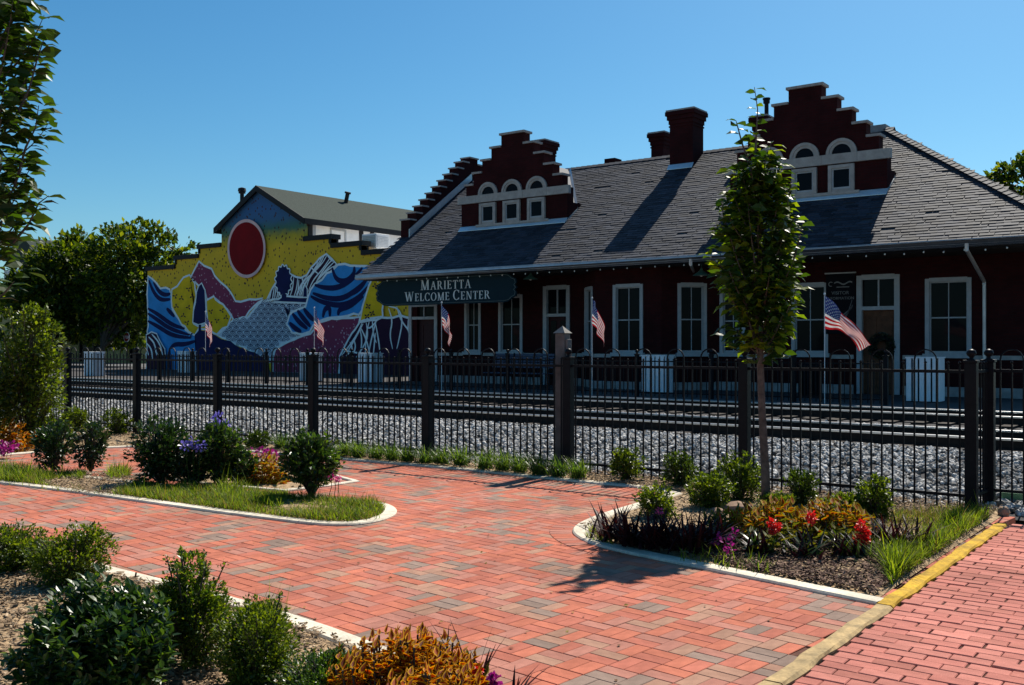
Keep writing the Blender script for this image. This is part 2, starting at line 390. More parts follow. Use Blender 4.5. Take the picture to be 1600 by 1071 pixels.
# worn yellow kerb between plaza and sidewalk, cast in lengths
yk = thing('yellow_kerb', (-1.955, 6, 0), None, None); yk['kind'] = 'structure'
for k, (a, b) in enumerate(((1.6, 4.78), (4.79, 6.62), (6.635, 8.55), (8.56, 10.35))):
    n = 14; mb = MB(); vs = []
    for t in range(n + 1):
        y = a + (b - a) * t / n; j = .006 * math.sin(y * 9) + random.uniform(-.004, .004); h = .022 + random.uniform(-.005, .004)
        vs += [(-2.0 + j, y, -.1), (-1.998 + j, y, h - .010), (-1.985 + j * .5, y, h), (-1.9, y, h), (-1.884 + j, y, h - .014), (-1.882 + j, y, -.1)]
    fs = [(t * 6 + q, t * 6 + q + 1, t * 6 + q + 7, t * 6 + q + 6)[::-1] for t in range(n) for q in range(5)] + [tuple(range(6)), tuple(range(n * 6, n * 6 + 6))[::-1]]
    mb.add(vs, fs).build('kerb_length', m_yellow if k >= 2 else mat('worn_yellow_kerb', (.3, .22, .11), .85, .35, 9, .5, 90, col2=(.4, .28, .13), fine=50), yk)

# ballast bed, platform
prof = [(11.1, -.06), (11.6, .0), (12.1, .05), (13.2, .19), (14.0, .25), (21.98, .25)]
mb = MB(); vs = []; 
for x in (-90, 60): vs += [(x, y, z) for y, z in prof]
n = len(prof); mb.add(vs, [(i, n + i, n + i + 1, i + 1) for i in range(n - 1)]); mb.build('ballast_bed', m_ballg, kind='structure')
MB().box(-80, 40, 22.0, 36, -.1, .37).build('platform', m_plat, kind='structure')
MB().box(-80, 40, 21.94, 22.3, .25, .385).build('platform_edge', mat('edge_stone', (.14, .135, .13), .8, .2, 5), kind='structure')

# ballast stones
ico = bmesh.new(); bmesh.ops.create_icosphere(ico, subdivisions=1, radius=1); ICO_V = np.array([v.co[:] for v in ico.verts]); ICO_F = np.array([[v.index for v in f.verts] for f in ico.faces]); ico.free()
def rocks(name, n, xr, yr, zf, smin, smax, m, seed):
    r = np.random.default_rng(seed); x = r.uniform(*xr, n); y = r.uniform(*yr, n); keep = zf(x, y) > -.05; x, y = x[keep], y[keep]; n = len(x)
    V0 = ICO_V * r.uniform(.8, 1.1, (len(ICO_V), 1)); s = r.uniform(smin, smax, (n, 3)) * np.array([1.1, 1, .75])
    q = r.normal(size=(n, 4)); q /= np.linalg.norm(q, axis=1, keepdims=True); a, b, c, d = q.T
    Rm = np.stack([np.stack([1 - 2 * (c * c + d * d), 2 * (b * c - a * d), 2 * (b * d + a * c)], 1), np.stack([2 * (b * c + a * d), 1 - 2 * (b * b + d * d), 2 * (c * d - a * b)], 1),
                   np.stack([2 * (b * d - a * c), 2 * (c * d + a * b), 1 - 2 * (b * b + c * c)], 1)], 1)
    V, Fc = stamp(V0, ICO_F, np.stack([x, y, zf(x, y) + s.mean(1) * .3 + r.uniform(0, .012, n)], 1), Rm, s)
    o = link(name, npmesh(name, V, Fc, m)); o['kind'] = 'stuff'; return o
py_, pz_ = [p[0] for p in prof], [p[1] for p in prof]
zb = lambda x, y: np.interp(y, py_, pz_)
m_rock = mat('ballast_stone', (.60, .585, .56), .85, .3, 30, .3, 80, rand=.9, spec=.2)
rocks('ballast_stones', 21000, (-24, 2.5), (11.25, 14.6), zb, .022, .05, m_rock, 1)
rocks('ballast_stones', 5000, (-40, -1), (16.75, 18.4), zb, .03, .055, m_rock, 2)
rocks('ballast_stones', 4000, (-60, -24), (11.4, 14.6), zb, .04, .07, m_rock, 3)

# ---------------------------------------------------------------- the two tracks
m_steel = mat('rail_steel', (.028, .02, .017), .75, .3, 8, spec=.15); m_head = mat('rail_head', (.55, .55, .56), .28, .1, 8, metal=1)
m_tie = mat('tie_wood', (.035, .027, .022), .9, .4, 12, .5, 60, rand=.4)
tie_me = MB().box(-.115, .115, -1.3, 1.3, -.17, 0).mesh('tie', m_tie)
def track(yc, label):
    t = thing('railway_track', (-20, yc, .25), label, 'railway track', 'railway tracks before the platform')
    for s in (-.72, .72):
        y = yc + s; mb = MB()
        for (a, b, z0, z1) in ((-.07, .07, .275, .295), (-.012, .012, .295, .40)): mb.box(-90, 60, y + a, y + b, z0, z1)
        rl = mb.build('rail', m_steel, t)
        MB().box(-90, 60, y - .036, y + .036, .40, .435).build('railhead', m_head, rl, bevel=.006)
    x = -62.0
    while x < 8:
        link('tie', tie_me, t, (x + random.uniform(-.03, .03), yc + random.uniform(-.05, .05), .285 + random.uniform(-.01, .01)), (0, 0, random.gauss(0, .012))); x += .5
track(15.65, 'nearer railway track, its rusty rail just beyond the grey stones by the iron fence')
track(20.33, 'farther railway track, running right along the platform edge')
# ---------------------------------------------------------------- the brick station
m_brick = brickmat('station_brick', (.042, .008, .009), (.03, .007, .008), (.026, .013, .014))
m_cope = mat('coping_stone', (.3, .28, .27), .8, .2, 6, .2, 80)
m_stone = mat('pale_stone', (.34, .32, .30), .8, .18, 5, .2, 60)
m_trim = mat('window_paint', (.36, .38, .40), .55, .1, 8)
m_glass = mat('dark_glass', (.006, .007, .010), .04, .1, 2, spec=.05)
m_slate = mat('slate_shingle', (.052, .060, .082), .72, .25, 25, .25, 60, rand=.6, spec=.16, fine=60)
m_roofb = mat('roof_deck', (.05, .05, .055), .8, .2, 6)
m_flash = mat('flashing_metal', (.62, .68, .70), .35, .12, 3, metal=.6)
m_gut = mat('gutter_metal', (.5, .5, .5), .4, .15, 4, metal=.5)
m_soff = mat('soffit_paint', (.025, .022, .022), .8, .2, 5)
m_wood = mat('door_wood', (.10, .042, .022), .6, .35, 6, .2, 50, spec=.15)
m_dkdoor = mat('maroon_door', (.03, .006, .008), .6, .2, 6)
m_iron = mat('black_iron', (.007, .008, .011), .45, .25, 12, .05, 200, spec=.1)
EY, EZ, RYD, RZ = 25.3, 4.2, 31.3, 8.32           # eave and ridge of the front slope
XL, XE = -25.75, -3.08                              # left gable, right eave corner
WY = 27.6                                           # front wall
XR = -9.08                                          # right end of the ridge
sl_ = (RZ - EZ) / (RYD - EY)
rz = lambda y: EZ + (y - EY) * sl_
ST = thing('brick_station', (-14, 31, .37), 'dark red brick railway station with slate roof and two stepped dormers behind the tracks', 'station')
XW0, XW1 = -25.3, -4.2
def frame_of(p, q):
    e = Vector((q[0] - p[0], q[1] - p[1], 0)); L = e.length; e.normalize(); return (Vector((p[0], p[1], 0)), e, Vector((e.y, -e.x, 0))), L
def wall_holes(mb, fr, L, z0, z1, holes, depth=.16):
    o, e, n = fr; xs = sorted({0, L, *[h[0] for h in holes], *[h[1] for h in holes]}); zs = sorted({z0, z1, *[h[2] for h in holes], *[h[3] for h in holes]})
    P = lambda a, b, z: (o.x + e.x * a + n.x * b, o.y + e.y * a + n.y * b, z)
    for i in range(len(xs) - 1):
        for j in range(len(zs) - 1):
            mx, mz = (xs[i] + xs[i + 1]) / 2, (zs[j] + zs[j + 1]) / 2
            if any(h[0] < mx < h[1] and h[2] < mz < h[3] for h in holes): continue
            mb.add([P(xs[i], 0, zs[j]), P(xs[i + 1], 0, zs[j]), P(xs[i + 1], 0, zs[j + 1]), P(xs[i], 0, zs[j + 1])], [(0, 1, 2, 3)])
    for a, b, c, d in holes:
        for p, q in (((a, c), (a, d)), ((a, d), (b, d)), ((b, d), (b, c)), ((b, c), (a, c))):
            mb.add([P(p[0], 0, p[1]), P(q[0], 0, q[1]), P(q[0], -depth, q[1]), P(p[0], -depth, p[1])], [(0, 1, 2, 3)])
def sash_window(fr, a0, a1, z0, z1, parent, label=None, mullion=True, rails=(.5,), cas=.085, sill=True):
    mb = MB()
    mb.obox(fr, a0 - .02, a0 + cas, -.12, .035, z0, z1); mb.obox(fr, a1 - cas, a1 + .02, -.12, .035, z0, z1)
    mb.obox(fr, a0 + cas, a1 - cas, -.12, .033, z1 - cas, z1 + .02)
    win = mb.build('window', m_trim, parent, label=label)
    s = MB(); ia, ib, iz0, iz1 = a0 + cas, a1 - cas, z0 + .03, z1 - cas; w_ = .03
    s.obox(fr, ia, ia + w_, -.1, -.04, iz0, iz1); s.obox(fr, ib - w_, ib, -.1, -.04, iz0, iz1); s.obox(fr, ia + w_, ib - w_, -.1, -.042, iz1 - w_, iz1); s.obox(fr, ia + w_, ib - w_, -.1, -.042, iz0, iz0 + .07)
    for t in rails:
        z = iz0 + (iz1 - iz0) * t; s.obox(fr, ia + w_, ib - w_, -.1, -.035, z - .018, z + .018)
    if mullion: m_ = (ia + ib) / 2; s.obox(fr, m_ - .011, m_ + .011, -.098, -.05, iz0 + .07, iz1 - w_)
    s.build('sash', m_trim, win)
    cuts = [iz0 + .07] + [iz0 + (iz1 - iz0) * t for t in rails] + [iz1 - w_]
    mids = [ia + w_, (ia + ib) / 2, ib - w_] if mullion else [ia + w_, ib - w_]
    for k in range(len(cuts) - 1):
        for q in range(len(mids) - 1): MB().obox(fr, mids[q], mids[q + 1], -.085, -.078, cuts[k], cuts[k + 1]).build('pane', m_glass, win)
    if sill: MB().obox(fr, a0 - .07, a1 + .07, -.1, .1, z0 - .08, z0 + .028).build('sill', m_trim, win)
    return win
FRONT = (Vector((XW0, WY, 0)), Vector((1, 0, 0)), Vector((0, -1, 0)))
def spec(u0, v0, u1, v1): x0, x1, z0, z1 = rect(u0, v0, u1, v1, WY); return x0 - XW0, x1 - XW0, z0, z1
PZ = .38
d1 = spec(640, 452, 683, 600); d2 = spec(850, 447, 890, 600); d3 = spec(1340, 430, 1405, 617)
d1 = (*d1[:2], PZ, 3.25); d2 = (*d2[:2], PZ, d2[3]); d3 = (*d3[:2], PZ, d3[3])
w1 = spec(727, 452, 751, 545); w2 = spec(780, 452, 816, 545); w3 = spec(1126, 440, 1164, 552); w4 = spec(1238, 433, 1293, 552); w5 = spec(1447, 425, 1517, 552)
ZS = 1.45; ZT = 3.45
wins = [(a, b, ZS, ZT) for a, b, _, _ in (w1, w2, w3, w4, w5)]
mb = MB(); L = XW1 - XW0
wall_holes(mb, FRONT, L, .3, 4.35, wins + [d1, d2, d3])
mb.box(XW0, XW0 + .3, WY + .001, 34.9, .3, 4.6); mb.box(XW1 - .3, XW1, WY + .001, 34.9, .3, 4.3); mb.box(XW0 + .3, XW1 - .3, 34.6, 34.9, .3, 4.3)
mb.build('wall', m_brick, ST)
for k, wq in enumerate(wins): sash_window(FRONT, *wq, ST)
# belt course at sill height and pale plinth, broken at the doors and the bay
BX0, BX1 = -17.7, -12.97
def runs(gaps, x0, x1):
    out = []; x = x0
    for a, b in sorted(gaps):
        if a > x: out.append((x, a))
        x = max(x, b)
    if x < x1: out.append((x, x1))
    return out
gp_d = [(d[0] + XW0 - .1, d[1] + XW0 + .1) for d in (d1, d2, d3)] + [(BX0, BX1)]
m_plin = mat('plinth_stone', (.3, .28, .27), .8, .3, 3)
for a, b in runs(gp_d + [(q[0] + XW0 - .08, q[1] + XW0 + .08) for q in wins], XW0, XW1): MB().box(a, b, WY - .06, WY + .02, 1.33, 1.44).build('sill_course', m_stone, ST)
for a, b in runs(gp_d, XW0, XW1): MB().box(a, b, WY - .09, WY + .02, .36, .62).build('plinth', m_plin, ST)
# doors
def door(d, m, label, panels, glass):
    a0, a1, z0, z1 = d; mb = MB(); c = .12
    mb.obox(FRONT, a0 - .02, a0 + c, -.12, .04, z0, z1); mb.obox(FRONT, a1 - c, a1 + .02, -.12, .04, z0, z1); mb.obox(FRONT, a0 + c, a1 - c, -.12, .038, z1 - c, z1 + .02)
    zt = z0 + 2.28; mb.obox(FRONT, a0 + c, a1 - c, -.12, .03, zt, zt + .1)
    fr_ = mb.build('door_frame', m_trim, ST)
    m_ = (a0 + a1) / 2; MB().obox(FRONT, m_ - .02, m_ + .02, -.1, -.03, zt + .1, z1 - c).build('muntin', m_trim, fr_)
    for a, b in ((a0 + c, m_ - .02), (m_ + .02, a1 - c)): MB().obox(FRONT, a, b, -.085, -.078, zt + .1, z1 - c).build('transom_pane', m_glass, fr_)
    dr = MB().obox(FRONT, a0 + c, a1 - c, -.15, -.1, z0, zt).build('door', m, ST, label=label)
    w_ = (a1 - a0 - 2 * c) / 2
    for i in range(2):
        for (p, q) in panels: MB().obox(FRONT, a0 + c + i * w_ + .09, a0 + c + (i + 1) * w_ - .07, -.11, -.085, z0 + p, z0 + q).build('door_panel', m_glass if glass else m, dr, bevel=.008)
    MB().tube([(XW0 + a1 - c - .1, WY + .06, z0 + 1.05), (XW0 + a1 - c - .2, WY + .06, z0 + 1.05)], .015).build('handle', m_steel, dr)
door(d1, m_dkdoor, 'maroon door', [(.2, .95), (1.1, 2.1)], False)
door(d2, m_dkdoor, None, [(.2, .8), (.95, 2.15)], True)
door(d3, m_wood, 'brown wooden double door', [(.18, .85), (1.0, 2.1)], False)
# bay with three windows
bp = [(-17.7, WY), (-16.48, 26.4), (-14.17, 26.4), (-12.97, WY)]
mb = MB(); bw = []
for k in range(3):
    fr, L = frame_of(bp[k], bp[k + 1])
    if k == 0: h = (L / 2 - .5, L / 2 + .5, ZS, 3.55)
    elif k == 1: h = (at(959, 500, 26.4).x + 16.48, at(1004, 500, 26.4).x + 16.48, ZS, 3.55)
    else: h = (L * .3, L * .3 + .86, ZS, 3.55)
    wall_holes(mb, fr, L, .3, 4.25, [h]); bw.append((fr, h, L))
mb.build('bay', m_brick, ST)
for fr, h, L in bw: sash_window(fr, *h, ST)
for fr, h, L in bw:
    MB().obox(fr, .0, h[0] - .07, -.02, .05, 1.33, 1.44).build('sill_course', m_stone, ST); MB().obox(fr, h[1] + .07, L, -.02, .05, 1.33, 1.44).build('sill_course', m_stone, ST); MB().obox(fr, 0, L, -.02, .08, .36, .6).build('plinth', m_plin, ST)

# roof: slab, soffit, gutter, shingles, ridge tiles
mb = MB(); t = .14
A = [(XL, EY, EZ), (XE, EY, EZ), (XR, RYD, RZ), (XL, RYD, RZ)]
mb.prism([(x, y, z - .02) for x, y, z in A], (0, 0, -t))
mb.prism([(XL, RYD, RZ - .02), (XR, RYD, RZ - .02), (XE, 2 * RYD - EY, EZ - .02), (XL, 2 * RYD - EY, EZ - .02)], (0, 0, -t))
mb.prism([(XE, EY, EZ - .02), (XE, 2 * RYD - EY, EZ - .02), (XR, RYD, RZ - .02)], (0, 0, -t))
roof = mb.build('roof', m_roofb, ST)
MB().box(XL + .05, XE - .05, EY + .03, WY + .2, EZ - .17, EZ - .14).build('soffit', m_soff, ST)
g = MB(); prof_g = [(-.02, 0), (-.05, -.11), (-.02, -.15), (.05, -.17), (.08, -.15)]
vs = [];
for x in (XL - .06, XE + .06): vs += [(x, EY - .06 + a, EZ + .0 + b) for a, b in prof_g]
g.add(vs, [(i, i + 1, 6 + i - 1, 5 + i) for i in range(4)]); g.tube([(XL - .06, EY - .08, EZ), (XE + .06, EY - .08, EZ)], .016, 5)
gut = g.build('gutter', m_gut, ST)
for u0, v0, u1, v1, u2 in ((1511, 384, 1538, 440, 1540), (1080, 404, 1085, 425, 1086)):
    p = at(u0, v0, EY - .05); q = at(u1, v1, WY - .1); zq = q.z if u0 > 1200 else 3.9
    e = [(p.x, EY - .08, EZ - .1), (p.x, EY - .08, EZ - .25), (q.x, WY - .12, zq), (q.x, WY - .1, zq - .1)] + ([(q.x, WY - .1, .4)] if u0 > 1200 else [(q.x, WY - .1, zq - .3)])
    MB().tube(e, .045, 8).build('downspout', m_gut, gut)
# shingles on the front slope, with butts proud of the course below
ex = .145; W_ = .335; sh_v = np.array([(-W_ / 2 + .004, 0, 0), (W_ / 2 - .004, 0, 0), (W_ / 2 - .004, 0, .021), (-W_ / 2 + .004, 0, .021), (-W_ / 2 + .004, ex * 1.15, 0), (W_ / 2 - .004, ex * 1.15, 0), (W_ / 2 - .004, ex * 1.15, .006), (-W_ / 2 + .004, ex * 1.15, .006)])
sh_f = np.array([(0, 1, 2, 3), (3, 2, 6, 7), (0, 3, 7, 4), (1, 5, 6, 2)])
SL = math.hypot(RZ - EZ, RYD - EY); th = math.atan2(RZ - EZ, RYD - EY); cs, sn = math.cos(th), math.sin(th)
place = []
for k in range(int(SL / ex)):
    s = k * ex; y = EY + s * cs; z = EZ + s * sn; f = s / SL; x1 = XE + (XR - XE) * f
    x = XL + (W_ / 2 if k % 2 else 0) + random.uniform(0, .1)
    while x < x1:
        if random.random() < .985: place.append((x + random.uniform(-.012, .012), y + random.uniform(-.012, .006) * cs, z - .012))
        x += W_
near = sorted(range(len(place)), key=lambda i: (view_px(place[i]) or (0, 0, 99))[2] if (view_px(place[i]) or (9e3,))[0] < 1590 else 99)[:300]; ns = set(near)
sh_me = npmesh('shingle', sh_v, sh_f, m_slate)
for i in near: link('shingle', sh_me, roof, place[i], (th + random.gauss(0, .006), 0, random.gauss(0, .01)))
rest = [p for i, p in enumerate(place) if i not in ns]; n = len(rest)
Rt = np.tile(np.array([(1, 0, 0), (0, cs, -sn), (0, sn, cs)]), (n, 1, 1)); Rt[:, 2, 0] = rng.normal(0, .006, n)
V, Fc = stamp(sh_v, sh_f, np.array(rest), Rt, np.ones(n)); o = link('shingles', npmesh('shingles', V, Fc, m_slate), roof); o['kind'] = 'stuff'
cap = MB()
for k in range(42):
    t = (k + .5) / 42; p = Vector((XE, EY, EZ + .02)).lerp(Vector((XR, RYD, RZ + .03)), t); d = (Vector((XR, RYD, RZ)) - Vector((XE, EY, EZ))).normalized()
    a, b = p - d * .1, p + d * .14; cap.add([a + Vector((-.13, -.09, .0)), a + Vector((0, 0, .05)), a + Vector((.13, .13, 0)), b + Vector((-.13, -.09, -.02)), b + Vector((0, 0, .03)), b + Vector((.13, .13, -.02))], [(0, 1, 4, 3), (1, 2, 5, 4), (0, 2, 1)])
for k in range(70):
    x = XL + .1 + k * .24
    if x < XR: cap.add([(x, RYD - .15, RZ - .06), (x, RYD, RZ + .05), (x, RYD + .15, RZ - .06), (x + .26, RYD - .15, RZ - .075), (x + .26, RYD, RZ + .035), (x + .26, RYD + .15, RZ - .075)], [(0, 1, 4, 3), (1, 2, 5, 4), (0, 2, 1)])
cap.build('ridge_tiles', m_slate, roof)

# stepped gable parapet at the left end
par = MB(); n = 10; y0, y1, zb0, zt = 27.55, 31.05, rz(27.55), 9.0; blocks = []
for k in range(n):
    ya = y0 + (y1 - y0) * k / n; blocks.append((ya, y0 + (y1 - y0) * (k + 1) / n, 6.38 + (zt - 6.38) * k / (n - 1)))
blocks.append((y1, y1 + .55, zt + .22))
sym = 2 * (y1 + .275)
for k in range(1, 10): ya, yb, z = blocks[k]; blocks.append((sym - yb, sym - ya, z))
for ya, yb, z in blocks: par.box(XL - .02, XL + .42, ya, yb, 4.2, z)
gp_ = par.build('gable_parapet', m_brick, ST)
for ya, yb, z in blocks: MB().box(XL - .06, XL + .46, ya - .05 if ya < y1 else ya + .002, yb + (.003 if ya < y1 else .05) - .004, z + .001, z + .055).build('coping', m_cope, gp_)
f = MB(); f.prism([(XL + .43, 27.5, rz(27.5) + .32), (XL + .43, RYD - .1, RZ + .30), (XL + .43, RYD - .1, RZ + .02), (XL + .43, 27.5, rz(27.5) + .02)], (.025, 0, 0)); f.build('flashing', m_flash, gp_)

# dormers with stepped gables
def dormer(xc, label):
    y = 27.72; hw = 2.28; zb = rz(y); mb = MB(); D = .38
    st = [(.48, 9.03), (.92, 8.62), (1.33, 8.22), (1.72, 7.80), (2.06, 7.40)]
    out = [(-hw, zb - .6), (hw, zb - .6), (hw, 7.0)]
    zs = [7.0] + [z for _, z in st[::-1]]
    prof_ = [];
    for (h, z) in st[::-1]: prof_.append((h, z))
    p = [(hw, 7.0)]; zc = 7.0
    for h, z in prof_: p += [(h, zc), (h, z)]; zc = z
    right = p; left = [(-a, b) for a, b in right[::-1]]
    poly = [(-hw, zb - .6), (hw, zb - .6)] + right + left
    mb.prism([(xc + a, y, b) for a, b in poly], (0, D, 0))
    for s in (-1, 1): mb.box(min(xc + s * hw, xc + s * (hw - .3)), max(xc + s * hw, xc + s * (hw - .3)), y + D, y + 1.0, zb, 6.5)
    dm = mb.build('dormer', m_brick, ST, label=label)
    prev = 0
    for h, z in st:
        for s in (-1, 1):
            if prev == 0:
                if s == 1: MB().box(xc - h - .06, xc + h + .06, y - .06, y + D + .06, z, z + .075).build('coping', m_cope, dm)
            else: a, b = sorted((xc + s * (prev + .005), xc + s * (h + .06))); MB().box(a, b, y - .06, y + D + .06, z, z + .07).build('coping', m_cope, dm)
        prev = h
    # stone band in blocks
    x = xc - hw - .12; k = 0
    edges = [-hw - .12, -1.55, -.55, .5, 1.5, hw + .12]
    for a, b in zip(edges, edges[1:]): MB().box(xc + a + .004, xc + b - .004, y - .09, y + .05, 6.76, 7.03).build('stone_band', m_stone, dm)
    for q in (-1.05, 0, 1.05):
        # arched light above the band
        ar = MB(); n = 14; pts = [(math.cos(PI * i / n), math.sin(PI * i / n)) for i in range(n + 1)]
        for ro, ri, d0 in ((.43, .345, .07), (.345, .27, .045)):
            vs = []
            for cx_, sz in pts:
                for r, yy in ((ro, y - d0), (ri, y - d0), (ri, y + .02), (ro, y + .02)): vs.append((xc + q + cx_ * r, yy, 7.035 + sz * r * .98))
            ar.add(vs, [(i * 4 + j, i * 4 + (j + 1) % 4, i * 4 + 4 + (j + 1) % 4, i * 4 + 4 + j) for i in range(n) for j in range(4)])
        ar.build('window_arch', m_stone, dm)
        MB().add([(xc + q + cx_ * .28, y - .012, 7.035 + sz * .28) for cx_, sz in pts], [tuple(range(n + 1))]).build('fanlight', m_glass, dm)
        fr = (Vector((xc, y, 0)), Vector((1, 0, 0)), Vector((0, -1, 0))); b0, b1 = 5.98, 6.72; f = MB(); wd = .36
        f.obox(fr, q - wd, q - wd + .1, 0, .09, b0, b1); f.obox(fr, q + wd - .1, q + wd, 0, .09, b0, b1); f.obox(fr, q - wd + .1, q + wd - .1, 0, .088, b1 - .09, b1); f.obox(fr, q - wd + .1, q + wd - .1, 0, .07, b0, b0 + .07)
        f.build('window_frame', m_stone, dm)
        s2 = MB(); 
        for a, b, zz0, zz1 in ((q - wd + .1, q - wd + .14, b0 + .07, b1 - .09), (q + wd - .14, q + wd - .1, b0 + .07, b1 - .09), (q - wd + .14, q + wd - .14, b1 - .13, b1 - .09), (q - wd + .14, q + wd - .14, b0 + .07, b0 + .12)): s2.obox(fr, a, b, 0, .05, zz0, zz1)
        s2.build('window_sash', m_trim, dm)
        MB().obox(fr, q - wd + .12, q + wd - .12, 0, .012, b0 + .08, b1 - .1).build('pane', m_glass, dm)
    MB().obox(fr, -1.05 - .5, 1.05 + .5, 0, .1, 5.9, 5.975).build('sill', m_stone, dm)
    # gabled roof running back into the main roof, flashings
    r = MB(); zr = RZ - .03
    yv = EY + (6.25 - EZ) / sl_
    for s in (-1, 1):
        r.add([(xc, y + D, zr), (xc + s * hw, y + D, 6.25), (xc + s * hw, yv + .05, 6.25), (xc, RYD, zr)], [(0, 1, 2, 3) if s < 0 else (0, 3, 2, 1)])
    r.build('dormer_roof', m_slate, dm)
    k = MB()
    for s in (-1, 1):
        a, b = Vector((xc + s * hw, yv, 6.27)), Vector((xc, RYD - .02, zr + .03)); d = Vector((s * .09, -.02, .03))
        k.prism([a - d, a + d, b + d, b - d], (0, 0, .012))
        k.prism([(xc + s * hw, y - .1, zb - .02), (xc + s * hw, yv, 6.3), (xc + s * hw, yv, 6.16), (xc + s * hw, y - .1, zb - .1)], (s * .03, 0, 0))
    k.prism([(xc - hw - .03, y - .17, zb - .09), (xc + hw + .03, y - .17, zb - .09), (xc + hw + .03, y - .02, zb + .08), (xc - hw - .03, y - .02, zb + .08)], (0, 0, .012))
    k.build('flashing', m_flash, dm)
dormer(-20.68, 'left dormer with stepped gable'); dormer(-10.3, 'right dormer with stepped gable')

def chimney(x, y, w_, d_, z0, z1, label=None, lead=True):
    mb = MB(); mb.box(x - w_ / 2, x + w_ / 2, y - d_ / 2, y + d_ / 2, z0, z1 - .42)
    for k, (o, a, b) in enumerate(((.025, .52, .47), (.03, .42, .28), (.075, .28, .14), (.12, .14, 0))): mb.box(x - w_ / 2 - o, x + w_ / 2 + o, y - d_ / 2 - o, y + d_ / 2 + o, z1 - a + .001 * k, z1 - b)
    c = mb.build('chimney', m_brick, ST, label=label)
    MB().box(x - w_ / 2 - .1, x + w_ / 2 + .1, y - d_ / 2 - .1, y + d_ / 2 + .1, z1 + .001, z1 + .06).build('chimney_cap', m_cope, c)
    if lead: MB().prism([(x - w_ / 2 - .04, y - d_ / 2 - .14, rz(y - d_ / 2) - .06), (x + w_ / 2 + .04, y - d_ / 2 - .14, rz(y - d_ / 2) - .06), (x + w_ / 2 + .04, y - d_ / 2 - .01, rz(y - d_ / 2) + .12), (x - w_ / 2 - .04, y - d_ / 2 - .01, rz(y - d_ / 2) + .12)], (0, 0, .012)).build('flashing', m_flash, c)
    return c
chimney(-15.57, 30.8, .86, .8, 7.2, 9.62, 'large chimney')
p = at(1033, 247, 33); chimney(p.x, 33, .5, .6, 6, at(1033, 211, 33).z, 'small chimney', False)
p = at(848, 250, 33); chimney(p.x, 33, .72, .8, 6, at(848, 224, 33).z, 'wide chimney', False)
p = at(1192, 205, 31.6); c3 = chimney(p.x, 31.6, .42, .6, 7.5, at(1192, 186, 31.6).z, 'chimney with pipe', False)
q = at(1198, 180, 31.5); z1 = at(1198, 153, 31.5).z
MB().lathe((q.x, 31.5, q.z - .1), [(.07, 0), (.07, z1 - q.z - .1), (.11, z1 - q.z - .08), (.11, z1 - q.z + .03), (.13, z1 - q.z + .04), (.13, z1 - q.z + .09)], 10).build('vent_pipe', m_iron, c3)
p = at(959, 252, 31.9); MB().box(p.x - .22, p.x + .22, 31.6, 32.1, 8, p.z + .06).build('chimney', m_brick, ST, label='low ridge stub')
p = at(1372, 203, 31.4); MB().box(p.x - .33, p.x + .3, 31.15, 31.65, 8, p.z + .1).build('chimney', m_cope, ST, label='low ridge stub')

# ---------------------------------------------------------------- serif capitals
def arc(cx, cy, rx, ry, a0, a1, w0, w1, n=14):
    P = []
    for i in range(n + 1):
        a = a0 + (a1 - a0) * i / n; w_ = w1 + (w0 - w1) * abs(math.cos(a)) ** 1.6
        P.append(((cx + (rx + 0) * math.cos(a), cy + ry * math.sin(a)), (cx + (rx - w_) * math.cos(a), cy + (ry - w_ * .75) * math.sin(a))))
    return [[P[i][0], P[i + 1][0], P[i + 1][1], P[i][1]] for i in range(n)]
def bar(x0, y0, x1, y1, w_): return [[(x0 - w_ / 2, y0), (x0 + w_ / 2, y0), (x1 + w_ / 2, y1), (x1 - w_ / 2, y1)]]
def hb(x0, x1, y, h): return [[(x0, y), (x1, y), (x1, y + h), (x0, y + h)]]
S_, T_ = .15, .065
def serif(x, y, w_=.3): return hb(x - w_ / 2, x + w_ / 2, y - (.045 if y > .5 else 0), .045)
